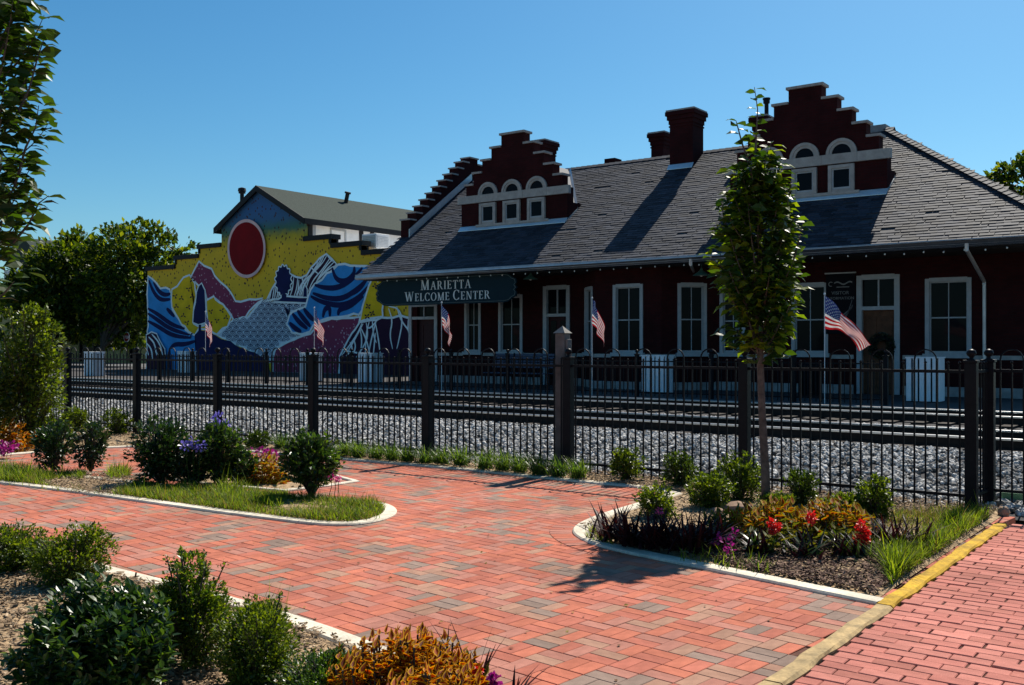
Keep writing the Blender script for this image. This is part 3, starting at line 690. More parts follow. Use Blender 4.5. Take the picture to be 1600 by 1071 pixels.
GL = {
 'I': (.34, bar(.17, 0, .17, 1, S_) + serif(.17, 0) + serif(.17, 1)),
 'T': (.74, bar(.37, 0, .37, 1, S_) + serif(.37, 0) + hb(.02, .72, .94, .06) + bar(.045, .78, .045, 1, .05) + bar(.695, .78, .695, 1, .05)),
 'L': (.66, bar(.17, 0, .17, 1, S_) + serif(.17, 1) + hb(.02, .62, 0, .06) + bar(.6, .0, .6, .24, .05)),
 'E': (.7, bar(.17, 0, .17, 1, S_) + hb(.02, .64, 0, .06) + hb(.02, .62, .94, .06) + hb(.17, .5, .49, .055) + bar(.62, 0, .62, .22, .05) + bar(.6, .8, .6, 1, .05) + bar(.49, .41, .49, .61, .045)),
 'M': (1.1, bar(.15, 0, .15, 1, T_) + bar(.18, 1, .52, 0, S_) + bar(.56, 0, .88, 1, T_) + bar(.93, 0, .93, 1, S_) + serif(.15, 0, .28) + serif(.93, 0, .3) + serif(.14, 1, .22) + serif(.95, 1, .24)),
 'N': (.92, bar(.15, 0, .15, 1, T_) + bar(.18, 1, .74, 0, S_) + bar(.77, 0, .77, 1, T_) + serif(.15, 0, .28) + serif(.77, 1, .28) + serif(.13, 1, .22)),
 'A': (.86, bar(.1, 0, .42, 1, T_) + bar(.74, 0, .43, 1, S_) + hb(.2, .62, .33, .06) + serif(.1, 0, .26) + serif(.75, 0, .3)),
 'W': (1.28, bar(.14, 1, .4, 0, S_) + bar(.42, 0, .66, 1, T_) + bar(.64, 1, .88, 0, S_) + bar(.91, 0, 1.15, 1, T_) + serif(.13, 1, .32) + serif(.64, 1, .28) + serif(1.15, 1, .24)),
 'C': (.86, arc(.46, .5, .44, .52, R_(48), R_(312), S_, T_, 20) + bar(.76, .7, .76, .98, .05) + bar(.76, .04, .76, .24, .05)),
 'O': (.96, arc(.47, .5, .46, .52, 0, 2 * PI, S_, T_, 26)),
 'R': (.86, bar(.17, 0, .17, 1, S_) + serif(.17, 0) + serif(.13, 1, .22) + arc(.36, .735, .3, .265, -PI / 2, PI / 2, S_, T_, 12) + hb(.17, .37, .935, .06) + hb(.17, .37, .47, .055) + bar(.42, .5, .76, 0, S_) + hb(.7, .88, 0, .045)),
}
def letter(ch, fr, a, z, h, d, parent, m):
    mb = MB(); o, e, n = fr
    for q in GL[ch][1]:
        q = q if sum((q[i][0] * q[(i + 1) % 4][1] - q[(i + 1) % 4][0] * q[i][1]) for i in range(4)) > 0 else q[::-1]
        lo = [(o.x + e.x * (a + x * h) + n.x * d, o.y + e.y * (a + x * h) + n.y * d, z + y * h) for x, y in q]
        mb.prism(lo, n * .012)
    return mb.build('letter', m, parent)
def text_run(t, caps, fr, ac, z, h, d, parent, m, gap=.1):
    sz = [(c, h * (1.22 if i in caps else 1)) for i, c in enumerate(t)]; wd = sum((GL[c][0] + gap) * s if c != ' ' else .42 * s for c, s in sz) - gap * h; a = ac - wd / 2
    for c, s in sz:
        if c == ' ': a += .42 * s; continue
        letter(c, fr, a, z, s, d, parent, m); a += (GL[c][0] + gap) * s
m_sign = mat('sign_green', (.006, .022, .032), .6, .1, 4, spec=.1); m_white = mat('sign_white', (.78, .78, .75), .6, .06, 6)
SY = 25.62; a = at(587, 452, SY); b = at(808, 452, SY); zt, zb = at(700, 431.5, SY).z, at(700, 475.5, SY).z
sign = thing('welcome_sign', ((a.x + b.x) / 2, SY, zb), 'long dark green sign board with white serif words hanging below the left eave', 'sign')
zc, hh = (zt + zb) / 2, (zt - zb) / 2; Lx, Rx = a.x, b.x
def board(inset):
    r = hh - inset; P = []
    for k in range(5): t_ = PI / 2 - k * PI / 8; P.append((Rx - inset - .42 + .2 * 0 + .30 * math.cos(t_), zc + r * math.sin(t_) if k else zc + r))
    right = [(Rx - .55, zc + r), (Rx - .36, zc + r - .03), (Rx - .25, zc + r - .1), (Rx - .2 - inset, zc + r * .72), (Rx - .06 - inset, zc + r * .6), (Rx - .02 - inset, zc + r * .36), (Rx - .09 - inset, zc + r * .16), (Rx - inset, zc), (Rx - .09 - inset, zc - r * .16), (Rx - .02 - inset, zc - r * .36), (Rx - .06 - inset, zc - r * .6), (Rx - .2 - inset, zc - r * .72), (Rx - .25, zc - r + .1), (Rx - .36, zc - r + .03), (Rx - .55, zc - r)]
    left = [(Lx + Rx - x, z) for x, z in right[::-1]]
    return right + left
P = board(0); MB().prism([(x, SY, z) for x, z in P][::-1], (0, .06, 0)).build('board', m_sign, sign)
bo = MB(); P2 = board(.05)
for i in range(len(P2)):
    p, q = P2[i], P2[(i + 1) % len(P2)]; bo.tube([(p[0], SY - .004, p[1]), (q[0], SY - .004, q[1])], .008, 4)
bo.build('border', mat('sign_border', (.10, .14, .14), .5, .1), sign)
fr = (Vector((0, SY, 0)), Vector((1, 0, 0)), Vector((0, -1, 0))); um = lambda u: at(u, 452, SY).x
text_run('MARIETTA', (0,), fr, um(696), at(696, 452, SY).z, .285, .002, sign, m_white, .18)
text_run('WELCOME CENTER', (0, 8), fr, um(697), at(697, 469.3, SY).z, .27, .002, sign, m_white, .16)
for u in (625, 770): x = um(u); MB().tube([(x, SY + .03, zt - .02), (x, SY + .03, EZ - .13)], .014).build('hanger', m_iron, sign)

# ---------------------------------------------------------------- things at the station front
m_lamp = mat('lamp_green', (.05, .12, .10), .45, .15, 6)
for u, v, lab in ((829, 437, 'small green gooseneck lamp hanging under the eave beside the welcome sign'), (1096, 431, 'green cone lamp hanging under the eave above the right bay window')):
    p = at(u, v, 26.05); t = thing('hanging_lamp', p, lab, 'lamp', 'green lamps under the station eave')
    MB().lathe(p, [(.24, 0), (.245, .012), (.1, .11), (.05, .15), (.04, .2)], 16).build('lamp_shade', m_lamp, t, smooth=False)
    MB().tube([(p.x, p.y, p.z + .18), (p.x, p.y, EZ - .15)], .013).build('stem', m_lamp, t)
    MB().lathe((p.x, p.y, p.z - .03), [(.01, 0), (.045, .02), (.05, .05), (.03, .1)], 10).build('bulb', m_white, t)
st = thing('string_lights', (-14, EY + .12, EZ - .2), 'string of tiny white bulbs along the underside of the station eave', 'string lights')
mb = MB(); bl = MB().lathe((0, 0, -.035), [(.004, 0), (.02, .012), (.02, .026), (.008, .05)], 8).mesh('bulb', m_white); pts = []
x = XL + .4
while x < XE - .2:
    pts.append((x, EY + .12, EZ - .21 - .012 * math.sin(x * 7))); pts.append((x + .23, EY + .12, EZ - .225)); link('bulb', bl, st, (x, EY + .12, EZ - .235 - .012 * math.sin(x * 7)), (random.gauss(0, .2), random.gauss(0, .2), 0)); x += .46
MB().tube(pts, .005, 4).build('cable', m_iron, st)
# visitor banner between window and door
x0, x1, z0, z1 = rect(1291, 428, 1336, 522, WY - .05)
bn = thing('visitor_banner', ((x0 + x1) / 2, WY - .05, z0), 'dark banner with visitor information lettering between window and wooden door', 'banner')
MB().box(x0, x1, WY - .07, WY - .05, z0, z1).build('cloth', mat('banner_navy', (.008, .008, .012), .8, .1, 3, spec=.08), bn)
MB().box(x0 - .03, x1 + .03, WY - .085, WY - .04, z1, z1 + .035).build('rod', m_trim, bn)
m_bt = mat('banner_print', (.2, .2, .2), .7, .1)
def sans(txt, xc, z, size, parent, y, m, name='lettering'):
    cu = bpy.data.curves.new('lettering', 'FONT'); cu.body = txt; cu.size = size; cu.align_x = 'CENTER'; cu.extrude = .003; cu.space_character = 1.05
    tmp = bpy.data.objects.new('lettering', cu); C.objects.link(tmp); dg = bpy.context.evaluated_depsgraph_get(); me = bpy.data.meshes.new_from_object(tmp.evaluated_get(dg)); bpy.data.objects.remove(tmp)
    me.materials.clear(); me.materials.append(m); return link(name, me, parent, (xc, y, z), (PI / 2, 0, 0))
xc = (x0 + x1) / 2; H = z1 - z0
sans('VISITOR', xc, z1 - H * .345, .13, bn, WY - .073, m_bt); sans('INFORMATION', xc, z1 - H * .43, .108, bn, WY - .073, m_bt)
g = MB(); 
for k in range(10): a = R_(40 + 26 * k); b_ = R_(66 + 26 * k); g.add([(xc - .26 + .07 * math.cos(q) * s, WY - .074, z1 - H * .17 + .07 * math.sin(q) * s) for q, s in ((a, 1), (b_, 1), (b_, .7), (a, .7))], [(0, 1, 2, 3)])
for k in range(14):
    t0 = k / 14; t1 = (k + 1) / 14; f = lambda t: z1 - H * .17 + .035 * math.sin(t * 9) ; g.add([(xc - .17 + .5 * t0, WY - .074, f(t0)), (xc - .17 + .5 * t1, WY - .074, f(t1)), (xc - .17 + .5 * t1, WY - .074, f(t1) + .04), (xc - .17 + .5 * t0, WY - .074, f(t0) + .04)], [(0, 1, 2, 3)])
g.box(xc - .1, xc + .25, WY - .075, WY - .072, z1 - H * .23, z1 - H * .215); g.build('emblem', m_bt, bn)
g = MB()
for k in range(4):
    for i in range(10):
        t0, t1 = i / 10, (i + 1) / 10; f = lambda t, o: (x0 + .35 + t * (.42 + .12 * k), z0 + .15 + .9 * t ** 1.6 + .1 * k + o)
        a_, b_, c_, d_ = f(t0, 0), f(t1, 0), f(t1, .045), f(t0, .045); g.add([(p[0], WY - .074, p[1]) for p in (a_, b_, c_, d_) if True], [(0, 1, 2, 3)]) if max(a_[0], b_[0]) < x1 - .03 else None
g.build('swoosh', mat('banner_swoosh', (.14, .14, .15), .7, .1), bn)
# wreath on the door
p = at(1377, 541, WY - .06); wr = thing('door_wreath', p, 'dark round wreath hung on the brown wooden station door', 'wreath')
n = 900; a = rng.uniform(0, 2 * PI, n); b_ = rng.uniform(0, 2 * PI, n); r_ = .25 + .085 * np.cos(b_)
pos = np.stack([p.x + r_ * np.cos(a), WY - .03 + .05 * np.sin(b_), p.z + r_ * np.sin(a)], 1); dirs = np.stack([np.cos(b_) * np.cos(a) - np.sin(a), .6 * np.sin(b_) - .4, np.cos(b_) * np.sin(a) + np.cos(a)], 1)
V, Fc = stamp(MINI_V, MINI_F, pos, frames(dirs, rng), np.full(n, .07)); link('foliage', npmesh('foliage', V, Fc, leafmat('wreath_leaf', (.012, .02, .012), (.03, .04, .02), .1)), wr)['kind'] = 'stuff'
tor = MB(); tor.tube([(p.x + .25 * math.cos(i * PI / 10), WY - .03, p.z + .25 * math.sin(i * PI / 10)) for i in range(21)], .05, 6); tor.build('ring', m_iron, wr)
# white slatted boxes along the platform
m_bin = mat('white_bin_paint', (.84, .85, .87), .5, .08, 5)
def make_bin(loc, lab):
    t = thing('white_planter_box', loc, lab, 'planter box', 'white slatted boxes along the platform'); x, y, z = loc; w_ = .36
    MB().box(x - w_ + .02, x + w_ - .02, y - .24, y + .24, z, z + 1.0).build('liner', mat('bin_liner', (.012, .012, .014), .7), t)
    for k in range(5):
        for s in (-1, 1):
            xa = x - w_ + .005 + k * .1445; MB().box(xa, xa + .104, y + s * .27 - .015, y + s * .27 + .015, z + .02, z + 1.04).build('slat', m_bin, t, bevel=.004)
    for k in range(4):
        for s in (-1, 1): ya = y - .25 + k * .126; MB().box(x + s * w_ - .014, x + s * w_ + .014, ya, ya + .095, z + .02, z + 1.04).build('slat', m_bin, t, bevel=.004)
    MB().box(x - w_ - .02, x + w_ + .02, y - .29, y + .29, z + 1.03, z + 1.06).build('top_rim', m_bin, t)
for u, vb, lab in ((1446, 628, 'white slatted box below the rightmost station window'), (1028, 615, 'white slatted box in front of the bay, between its two big windows'), (724, 592, 'white slatted box left of the blue bench, below the welcome sign'),
                   (486, 596, 'white slatted box beside the second flag from the left, before the mural'), (292, 583, 'white slatted box at the left end of the mural, by the leftmost flag'), (148, 588, 'white slatted box farthest left, under the dark tree')):
    d = F * (EYE - .37) / (vb - HY); r = (u - CX) / F * d; make_bin((RX * r - RY * d, min(25.6 if u > 300 else 40, RY * r + RX * d), .37), lab)
# blue slatted bench
x0, x1, z0, z1 = rect(762, 545, 862, 590, 25.6); bt = thing('slatted_bench', ((x0 + x1) / 2, 25.6, .37), 'long dark blue slatted bench on the platform under the station windows', 'bench'); m_bl = mat('bench_blue', (.06, .075, .12), .5, .15, 6)
for k in range(5): zz = .98 + k * .095; MB().box(x0, x1, 25.83 + .02 * k, 25.86 + .02 * k, zz, zz + .075).build('slat', m_bl, bt, bevel=.006)
for k in range(4): MB().box(x0, x1, 25.35 + k * .115, 25.45 + k * .115, .80, .83).build('slat', m_bl, bt, bevel=.006)
for f_ in (.03, .34, .66, .97):
    x = x0 + (x1 - x0) * f_; l = MB(); l.tube([(x, 25.36, .37), (x, 25.38, .79), (x, 25.78, .79), (x, 25.9, 1.45)], .022, 6); l.tube([(x, 25.85, .37), (x, 25.78, .79)], .022, 6); l.build('leg', m_iron, bt)
# dark litter bin by the window
p = gp(1231, 624, .37); lb = thing('litter_bin', (p.x, 25.4, .37), 'black ribbed litter bin under the window right of the slender tree', 'bin')
for k in range(18): a = 2 * PI * k / 18; MB().box(p.x + .27 * math.cos(a) - .02, p.x + .27 * math.cos(a) + .02, 25.4 + .27 * math.sin(a) - .02, 25.4 + .27 * math.sin(a) + .02, .42, 1.15).build('slat', m_iron, lb)
MB().lathe((p.x, 25.4, .38), [(.23, 0), (.23, .68)], 14).build('liner', m_iron, lb); MB().lathe((p.x, 25.4, 1.15), [(.31, 0), (.31, .04), (.2, .1), (.12, .1)], 16).build('lid', m_iron, lb); MB().lathe((p.x, 25.4, .37), [(.3, 0), (.3, .05)], 16).build('base', m_iron, lb)

# ---------------------------------------------------------------- flags
m_red = mat('flag_red', (.45, .012, .018), .75, .08, 20); m_fw = mat('flag_white', (.72, .70, .68), .75, .05, 20); m_navy = mat('flag_navy', (.018, .03, .13), .75, .1, 20)
for m in (m_red, m_fw, m_navy):
    nt = m.node_tree; p = nt.nodes['Principled BSDF']; t = nt.nodes.new('ShaderNodeBsdfTranslucent'); s = nt.nodes.new('ShaderNodeMixShader'); s.inputs[0].default_value = .25
    nt.links.new(p.inputs['Base Color'].links[0].from_socket, t.inputs[0]); nt.links.new(p.outputs[0], s.inputs[1]); nt.links.new(t.outputs[0], s.inputs[2]); nt.links.new(s.outputs[0], nt.nodes['Material Output'].inputs[0])
m_pole = mat('flag_pole', (.7, .7, .7), .4, .1)
def flag(base, hp, cloth, lab):
    t = thing('american_flag', base, lab, 'flag', 'flags on poles along the platform edge'); x, y, z = base
    MB().tube([(x, y, z), (x, y, z + hp)], .009, 8).build('pole', m_pole, t)
    MB().lathe((x, y, z + hp), [(.005, -.01), (.025, .005), (.025, .03), (.008, .05)], 8).build('finial', m_pole, t)
    NS, NT = 30, 26; mb = MB(); vs = [cloth(i / NS, j / NT) for i in range(NS + 1) for j in range(NT + 1)]
    mb.add(vs, []); b = 0
    for i in range(NS):
        for j in range(NT):
            stripe = j // 2; mi = 2 if (i < NS * .4 and stripe < 7) else (0 if stripe % 2 == 0 else 1)
            mb.f.append((i * (NT + 1) + j, i * (NT + 1) + j + 1, (i + 1) * (NT + 1) + j + 1, (i + 1) * (NT + 1) + j)); mb.m.append(mi)
    cl = mb.build('flag_cloth', [m_red, m_fw, m_navy], t, smooth=True)
    s = MB()
    for r in range(9):
        for c in range(6 if r % 2 == 0 else 5):
            si = .4 * ((c + .5) / 6 if r % 2 == 0 else (c + 1) / 6); ti = 7 / 13 * (r + .7) / 9.4; o = Vector(cloth(si, ti)); ex_ = (Vector(cloth(si + .01, ti)) - o) / .01; ey_ = (Vector(cloth(si, ti + .01)) - o) / .01; nn = ex_.cross(ey_).normalized()
            for sg in (.004, -.004): s.add([o + nn * sg + ex_ * (.021 * (1 if k % 2 == 0 else .42) * math.sin(k * PI / 5)) * 1.0 + ey_ * (-.036 * (1 if k % 2 == 0 else .42) * math.cos(k * PI / 5)) for k in range(10)], [tuple(range(10))])
    o = s.build('stars', m_fw, cl); o['kind'] = 'stuff'
FLY = 22.25
bq = at(1288.5, 634, FLY); q0 = at(1288.5, 461, FLY)
def P2(u, v, dy=0): p = at(u, v, FLY); return Vector((p.x, p.y + dy, p.z))
def bez(pts, t): 
    pts = list(pts)
    while len(pts) > 1: pts = [a.lerp(b, t) for a, b in zip(pts, pts[1:])]
    return pts[0]
top = [P2(1289, 462), P2(1310, 480), P2(1338, 508, -.1), P2(1361, 540, .1)]; bot = [P2(1289, 514), P2(1308, 517, .1), P2(1332, 516, -.25), P2(1339, 548, .15)]
def wave(s, t):
    p = bez(top, s).lerp(bez(bot, s), t); k = min(1, s * 3); return (p.x + .015 * k * math.sin(9 * s + 2 * t), p.y + .09 * k * math.sin(11 * s - 3 * t) + .05 * k * math.sin(6 * t + 5 * s), p.z + .02 * k * math.sin(13 * s + 4 * t))
flag((bq.x, FLY, .37), q0.z - .37, wave, 'american flag flying out from its pole before the wooden station door')
def limp(u, vt, vb, sd):
    b = at(u, vb, FLY); b.z = .37; tp = at(u, vt, FLY).z; r = random.Random(sd); ph = r.uniform(0, 6); am = r.uniform(.8, 1.1)
    def f(s, t):
        e = s ** .8; fold = math.sin(s * 8 + ph) * .07 + math.sin(s * 15 + 2 * t + ph) * .025
        return (b.x + .012 + (.40 * e * (1 - .35 * t) + .03 * math.sin(s * 10 + 4 * t + ph)) * am + .08 * t * e, FLY + fold * e * 1.2, tp - .04 - .66 * t * (1 - .1 * s) - .88 * s ** 1.3 * (1 - .25 * t))
    return (b.x, FLY, .37), tp - .37, f
for u, vt, lab, sd in ((925, 467, 'limp american flag in front of the bay windows, right of the weathered post', 3), (690, 474, 'limp american flag hanging just below the welcome sign', 5), (491, 482, 'limp american flag before the mural, near its lower right hills', 8), (321, 488, 'limp american flag before the mural, beside its painted blue cypress', 11)):
    flag(*limp(u, vt, 620, sd), lab)
# ---------------------------------------------------------------- building with the painted wall
MY = 33.0
ZP = lambda x, y: (200 + x / 3.15, 260 + y / 3.15)          # spots measured on an enlarged view of the wall
def W(x, y): u, v = ZP(x, y); p = at(u, v, MY); return (p.x, p.z)
MBd = thing('mural_building', (-42, 36, .3), 'building with a colourful landscape mural covering its stepped side wall', 'building')
m_black = mat('black_trim', (.012, .012, .014), .6, .1); m_siding = mat('white_siding', (.72, .72, .72), .6, .08, 3); m_droof = mat('grey_shingle_roof', (.055, .068, .06), .9, .25, 30, .3, 60, fine=12, spec=.05)
def dots(name, base, dot, scale, th, grad=None):
    m, nt, p, out = nodes_of(name); tc = nt.nodes.new('ShaderNodeTexCoord'); mp = nt.nodes.new('ShaderNodeMapping'); nt.links.new(tc.outputs['Object'], mp.inputs[0]); mp.inputs['Scale'].default_value = (1, 1, .72)
    v = nt.nodes.new('ShaderNodeTexVoronoi'); v.inputs['Scale'].default_value = scale; nt.links.new(mp.outputs[0], v.inputs[0])
    b = base
    if grad:
        s = nt.nodes.new('ShaderNodeSeparateXYZ'); nt.links.new(tc.outputs['Object'], s.inputs[0]); mr = nt.nodes.new('ShaderNodeMapRange'); mr.inputs[1].default_value, mr.inputs[2].default_value = grad[0], grad[1]
        a = nt.nodes.new('ShaderNodeMath'); a.operation = 'MULTIPLY_ADD'; nt.links.new(noise(nt, 3, 4), a.inputs[0]); a.inputs[1].default_value = .5; nt.links.new(s.outputs[2], a.inputs[2]); nt.links.new(a.outputs[0], mr.inputs[0])
        b = ramp(nt, mr.outputs[0], grad[2])
    c = mixc(nt, ramp(nt, v.outputs['Distance'], [(th, (1, 1, 1)), (th + .06, (0, 0, 0))]), b, dot)
    c = mixc(nt, 1.0, c, ramp(nt, noise(nt, .8, 5), [(.2, (.8, .8, .8)), (.8, (1.08, 1.08, 1.08))]), 'MULTIPLY')
    nt.links.new(c, p.inputs['Base Color']); p.inputs['Roughness'].default_value = .8; bump(nt, p, noise(nt, 14, 4), .2); MATS[name] = m; return m
zgr = W(700, 330)[1]
m_wall = dots('mural_ochre', (.74, .46, .012), (.05, .012, .012), 5.2, .2, (zgr - .75, zgr + 1.25, [(0, (.74, .46, .012)), (.25, (.46, .36, .02)), (.45, (.05, .16, .10)), (.7, (.035, .13, .26)), (1, (.03, .12, .30))]))
m_mblue = mat('mural_blue', (.04, .29, .66), .8, .12, 1.5, wear=.22); m_mnavy = mat('mural_navy', (.008, .012, .075), .8, .1, 2, wear=.22); m_mwhite = mat('mural_outline', (.72, .82, .84), .8, .1, 3); m_mred = mat('mural_sun', (.20, .001, .004), .8, .1, 2, wear=.22)
m_mpink = mat('mural_sun_rim', (.70, .48, .46), .8, .1, 2); m_myel = mat('mural_yellow', (.74, .48, .012), .8, .12, 2, wear=.22); m_mlb = mat('mural_pale_blue', (.56, .68, .78), .8, .12, 2, wear=.22); m_mdk = mat('mural_dark', (.03, .008, .03), .8, .1, 2)
m_mmar = dots('mural_maroon', (.22, .022, .075), (.60, .42, .50), 6.5, .17)
# walls: outline of the stepped front
OUT = [(96, 1070), (96, 508), (235, 500), (235, 455), (350, 446), (350, 402), (460, 390), (460, 300), (650, 112), (865, 262), (865, 362), (1000, 351), (1000, 397), (1150, 382), (1150, 432), (1480, 405), (1480, 1070)]
pol = [W(*p) for p in OUT]; zlow = .3
pol[0] = (pol[1][0], zlow); pol[-1] = (pol[-2][0], zlow)
def lev(i, j): z = (pol[i][1] + pol[j][1]) / 2; pol[i] = (pol[i][0], z); pol[j] = (pol[j][0], z)
for i, j in ((1, 2), (3, 4), (5, 6), (10, 11), (12, 13), (14, 15)): lev(i, j)
for i, j in ((2, 3), (4, 5), (6, 7), (9, 10), (11, 12), (13, 14)): x = (pol[i][0] + pol[j][0]) / 2; pol[i] = (x, pol[i][1]); pol[j] = (x, pol[j][1])
mb = MB(); mb.prism([(x, MY, z) for x, z in pol][::-1], (0, .35, 0)); wall = mb.build('wall', m_wall, MBd)
MB().box(pol[1][0], pol[-1][0], MY + .352, MY + 12, .3, min(pol[1][1], pol[14][1]) - .3).build('rear_block', m_siding, MBd)
for i, j in ((1, 2), (3, 4), (5, 6), (10, 11), (12, 13), (14, 15)):
    MB().box(pol[i][0] - (.12 if i < 7 else 0) + .002 * i, pol[j][0] + (.12 if i > 7 else 0), MY - .1, MY + .5, pol[i][1] - .07, pol[i][1] + .16).build('coping', m_black, MBd)
for i, j in ((2, 3), (4, 5), (11, 12), (13, 14)):
    MB().box(pol[i][0] - (.0 if i < 7 else .10), pol[i][0] + (.10 if i < 7 else 0), MY - .085, MY + .47, min(pol[i][1], pol[j][1]) + .165, max(pol[i][1], pol[j][1]) - .075).build('coping', m_black, MBd)
# upper storey: side wall, roof, window
xl, xr, xa = pol[7][0], pol[9][0], pol[8][0]; ze, za = (pol[7][1] + pol[9][1]) / 2, pol[8][1]; YB = MY + 12.5
mb = MB(); mb.box(xl, xr, MY + .353, YB, min(pol[1][1], pol[14][1]) - .3, ze - .05); up = mb.build('upper_storey', m_siding, MBd)
r = MB(); o_ = .32; sl2 = (za - ze) / (xr - xa)
for s, xe in ((-1, xl), (1, xr)):
    a, b = (xa, za + .1), (xe + s * o_, ze - o_ * sl2 + .1)
    r.prism([(a[0], MY - .25, a[1]), (b[0], MY - .25, b[1]), (b[0], YB + .3, b[1]), (a[0], YB + .3, a[1])][::s], (0, 0, .05), 0)
    fb = MB(); fb.prism([(a[0], MY - .28, a[1] + .06), (b[0], MY - .28, b[1] + .06), (b[0], MY - .28, b[1] - .25), (a[0], MY - .28, a[1] - .25)], (0, .03, 0)); fb.box(b[0] - .01, b[0] + .02, MY - .25, YB + .3, b[1] - .22, b[1] + .06); fb.build('fascia', m_black, MBd)
roof2 = r.build('roof', m_droof, MBd)
fr = (Vector((xr, MY, 0)), Vector((0, 1, 0)), Vector((1, 0, 0)))
def side(u, v): q = (u - CX) / F; d = xr / (RX * q - RY); return RY * q * d + RX * d - MY, EYE + (HY - v) / F * d
y0, z1 = side(516, 357); y1, z0 = side(540, 384)
sash_window(fr, y0, y1, z0, z1, MBd, cas=.08, rails=())
MB().obox(fr, .36, .75, -.01, .03, 6, ze - .1).build('corner_board', mat('grey_board', (.35, .36, .38), .7, .1), MBd)
for ys in (side(481, 360)[0], side(561, 360)[0], side(578, 360)[0]): MB().obox(fr, ys, ys + .28, 0, .035, 6, ze - .1).build('half_timber', m_black, MBd)
p = at(378, 314, MY + 2); z1 = at(378, 303, MY + 2).z; MB().lathe((p.x, MY + 2, p.z - .6), [(.11, 0), (.11, z1 - p.z + .6), (.19, z1 - p.z + .62), (.19, z1 - p.z + .72), (.23, z1 - p.z + .74), (.2, z1 - p.z + .9), (.05, z1 - p.z + .95)], 12).build('roof_vent', m_black, MBd)
p = at(537, 325, MY + 5.5); q = at(543, 303, MY + 5.5); MB().tube([(p.x, MY + 5.5, p.z - .3), (q.x, MY + 5.5, q.z)], .11, 10).build('flue_pipe', m_black, MBd); MB().tube([(q.x, MY + 5.5, q.z), (q.x + .03, MY + 5.5, q.z + .1)], .17, 10).build('flue_cap', m_black, MBd)
# air conditioner on the low roof
p = at(587, 390, MY + 1.2); ac = thing('air_conditioner', (p.x, MY + 1.2, p.z), 'white boxy air conditioner on the low roof behind the mural wall', 'air conditioner'); hw = .47; ah = at(587, 367, MY + 1.2).z - p.z
MB().box(p.x - hw, p.x + hw, MY + .75, MY + 1.65, p.z, p.z + ah).build('case', m_siding, ac, bevel=.02)
for k in range(8): z = p.z + .06 + k * (ah - .12) / 8; MB().box(p.x - hw + .06, p.x + hw - .06, MY + .72, MY + .749, z, z + .045).build('louvre', mat('ac_louvre', (.4, .42, .42), .6, .1), ac); MB().box(p.x + hw + .001, p.x + hw + .03, MY + .81, MY + 1.59, z, z + .045).build('louvre', m_siding, ac)
MB().box(p.x - hw, p.x + hw, MY + .8, MY + 1.6, p.z - 2.2, p.z - .002).build('stand', m_siding, ac)

# painted fields, each a sheet a few millimetres proud of the one below
LAY = [0]
def jag(P, amp=.05, seed=0, step=.35):
    r = random.Random(seed); Q = []
    for i in range(len(P)):
        a, b = P[i], P[(i + 1) % len(P)]; L = math.hypot(b[0] - a[0], b[1] - a[1]); n = max(1, int(L / step))
        for k in range(n):
            t = k / n; Q.append((a[0] + (b[0] - a[0]) * t + (r.gauss(0, amp) if k else 0), a[1] + (b[1] - a[1]) * t + (r.gauss(0, amp) if k else 0)))
    return Q
def ribbon(mb, P, w0, y, closed=False, taper=False):
    V = [Vector((p[0], p[1], 0)) for p in P]; n = len(V); vs = []; wf = lambda i: w0 * ((.35 + .65 * math.sin(PI * i / max(1, n - 1))) if taper else 1)
    for i in range(n):
        a = V[i - 1] if closed or i else V[i]; b = V[(i + 1) % n] if closed or i < n - 1 else V[i]; t = (b - a); t = t.normalized() if t.length > 1e-6 else Vector((1, 0, 0)); nn = Vector((-t.y, t.x, 0)) * wf(i) / 2
        vs += [(V[i].x + nn.x, y, V[i].y + nn.y), (V[i].x - nn.x, y, V[i].y - nn.y)]
    mb.add(vs, [(2 * i, 2 * i + 1, 2 * ((i + 1) % n) + 1, 2 * ((i + 1) % n)) for i in range(n if closed else n - 1)])
def field(name, zp, m, out=m_mwhite, ow=.11, amp=.05, seed=0):
    LAY[0] += 1; y = MY - .004 * LAY[0]; P = jag([W(*p) for p in zp], amp, seed) if amp else [W(*p) for p in zp]
    P = [(x, max(z, .32)) for x, z in P]
    bm = bmesh.new(); vs = [bm.verts.new((x - wloc(MBd).x, y - MY + (MY - wloc(MBd).y), z - wloc(MBd).z)) for x, z in P]; f = bm.faces.new(vs); bmesh.ops.triangulate(bm, faces=[f]); me = bpy.data.meshes.new(name); bm.to_mesh(me); bm.free(); me.materials.append(m)
    o = link(name, me, wall, wloc(MBd))
    if out:
        mb = MB(); ribbon(mb, P, ow, y - .002, True); LAY[0] += .6; mb.build('painted_outline', out, wall, wloc(MBd))
    return P
def strokes(name, lines, m, w_, taper=True, it=2):
    LAY[0] += .6; y = MY - .004 * LAY[0]; mb = MB()
    for l in lines:
        P = [Vector((*W(*p), 0)) for p in l]; P = smooth_line(P, False, it); P = [(p.x, p.y) for p in P]; ribbon(mb, P, w_, y, False, taper); y -= .0001
    mb.build(name, m, wall, wloc(MBd))
field('painted_hill', [(98, 540), (120, 555), (140, 575), (160, 602), (205, 606), (215, 645), (218, 705), (250, 752), (300, 818), (330, 832), (345, 910), (350, 1060), (98, 1060)], m_mblue, seed=1)
strokes('painted_swirl', [[(102, 560), (125, 620), (160, 660), (210, 655)], [(125, 570), (150, 615), (180, 635), (210, 628)], [(98, 700), (150, 730), (215, 780), (280, 800)], [(98, 725), (140, 752), (205, 800), (300, 830)], [(98, 762), (150, 790), (220, 835), (310, 845)],
                          [(205, 900), (230, 875), (280, 878), (335, 860)], [(205, 895), (205, 960), (215, 1040)], [(190, 700), (230, 740)]], m_mnavy, .26)
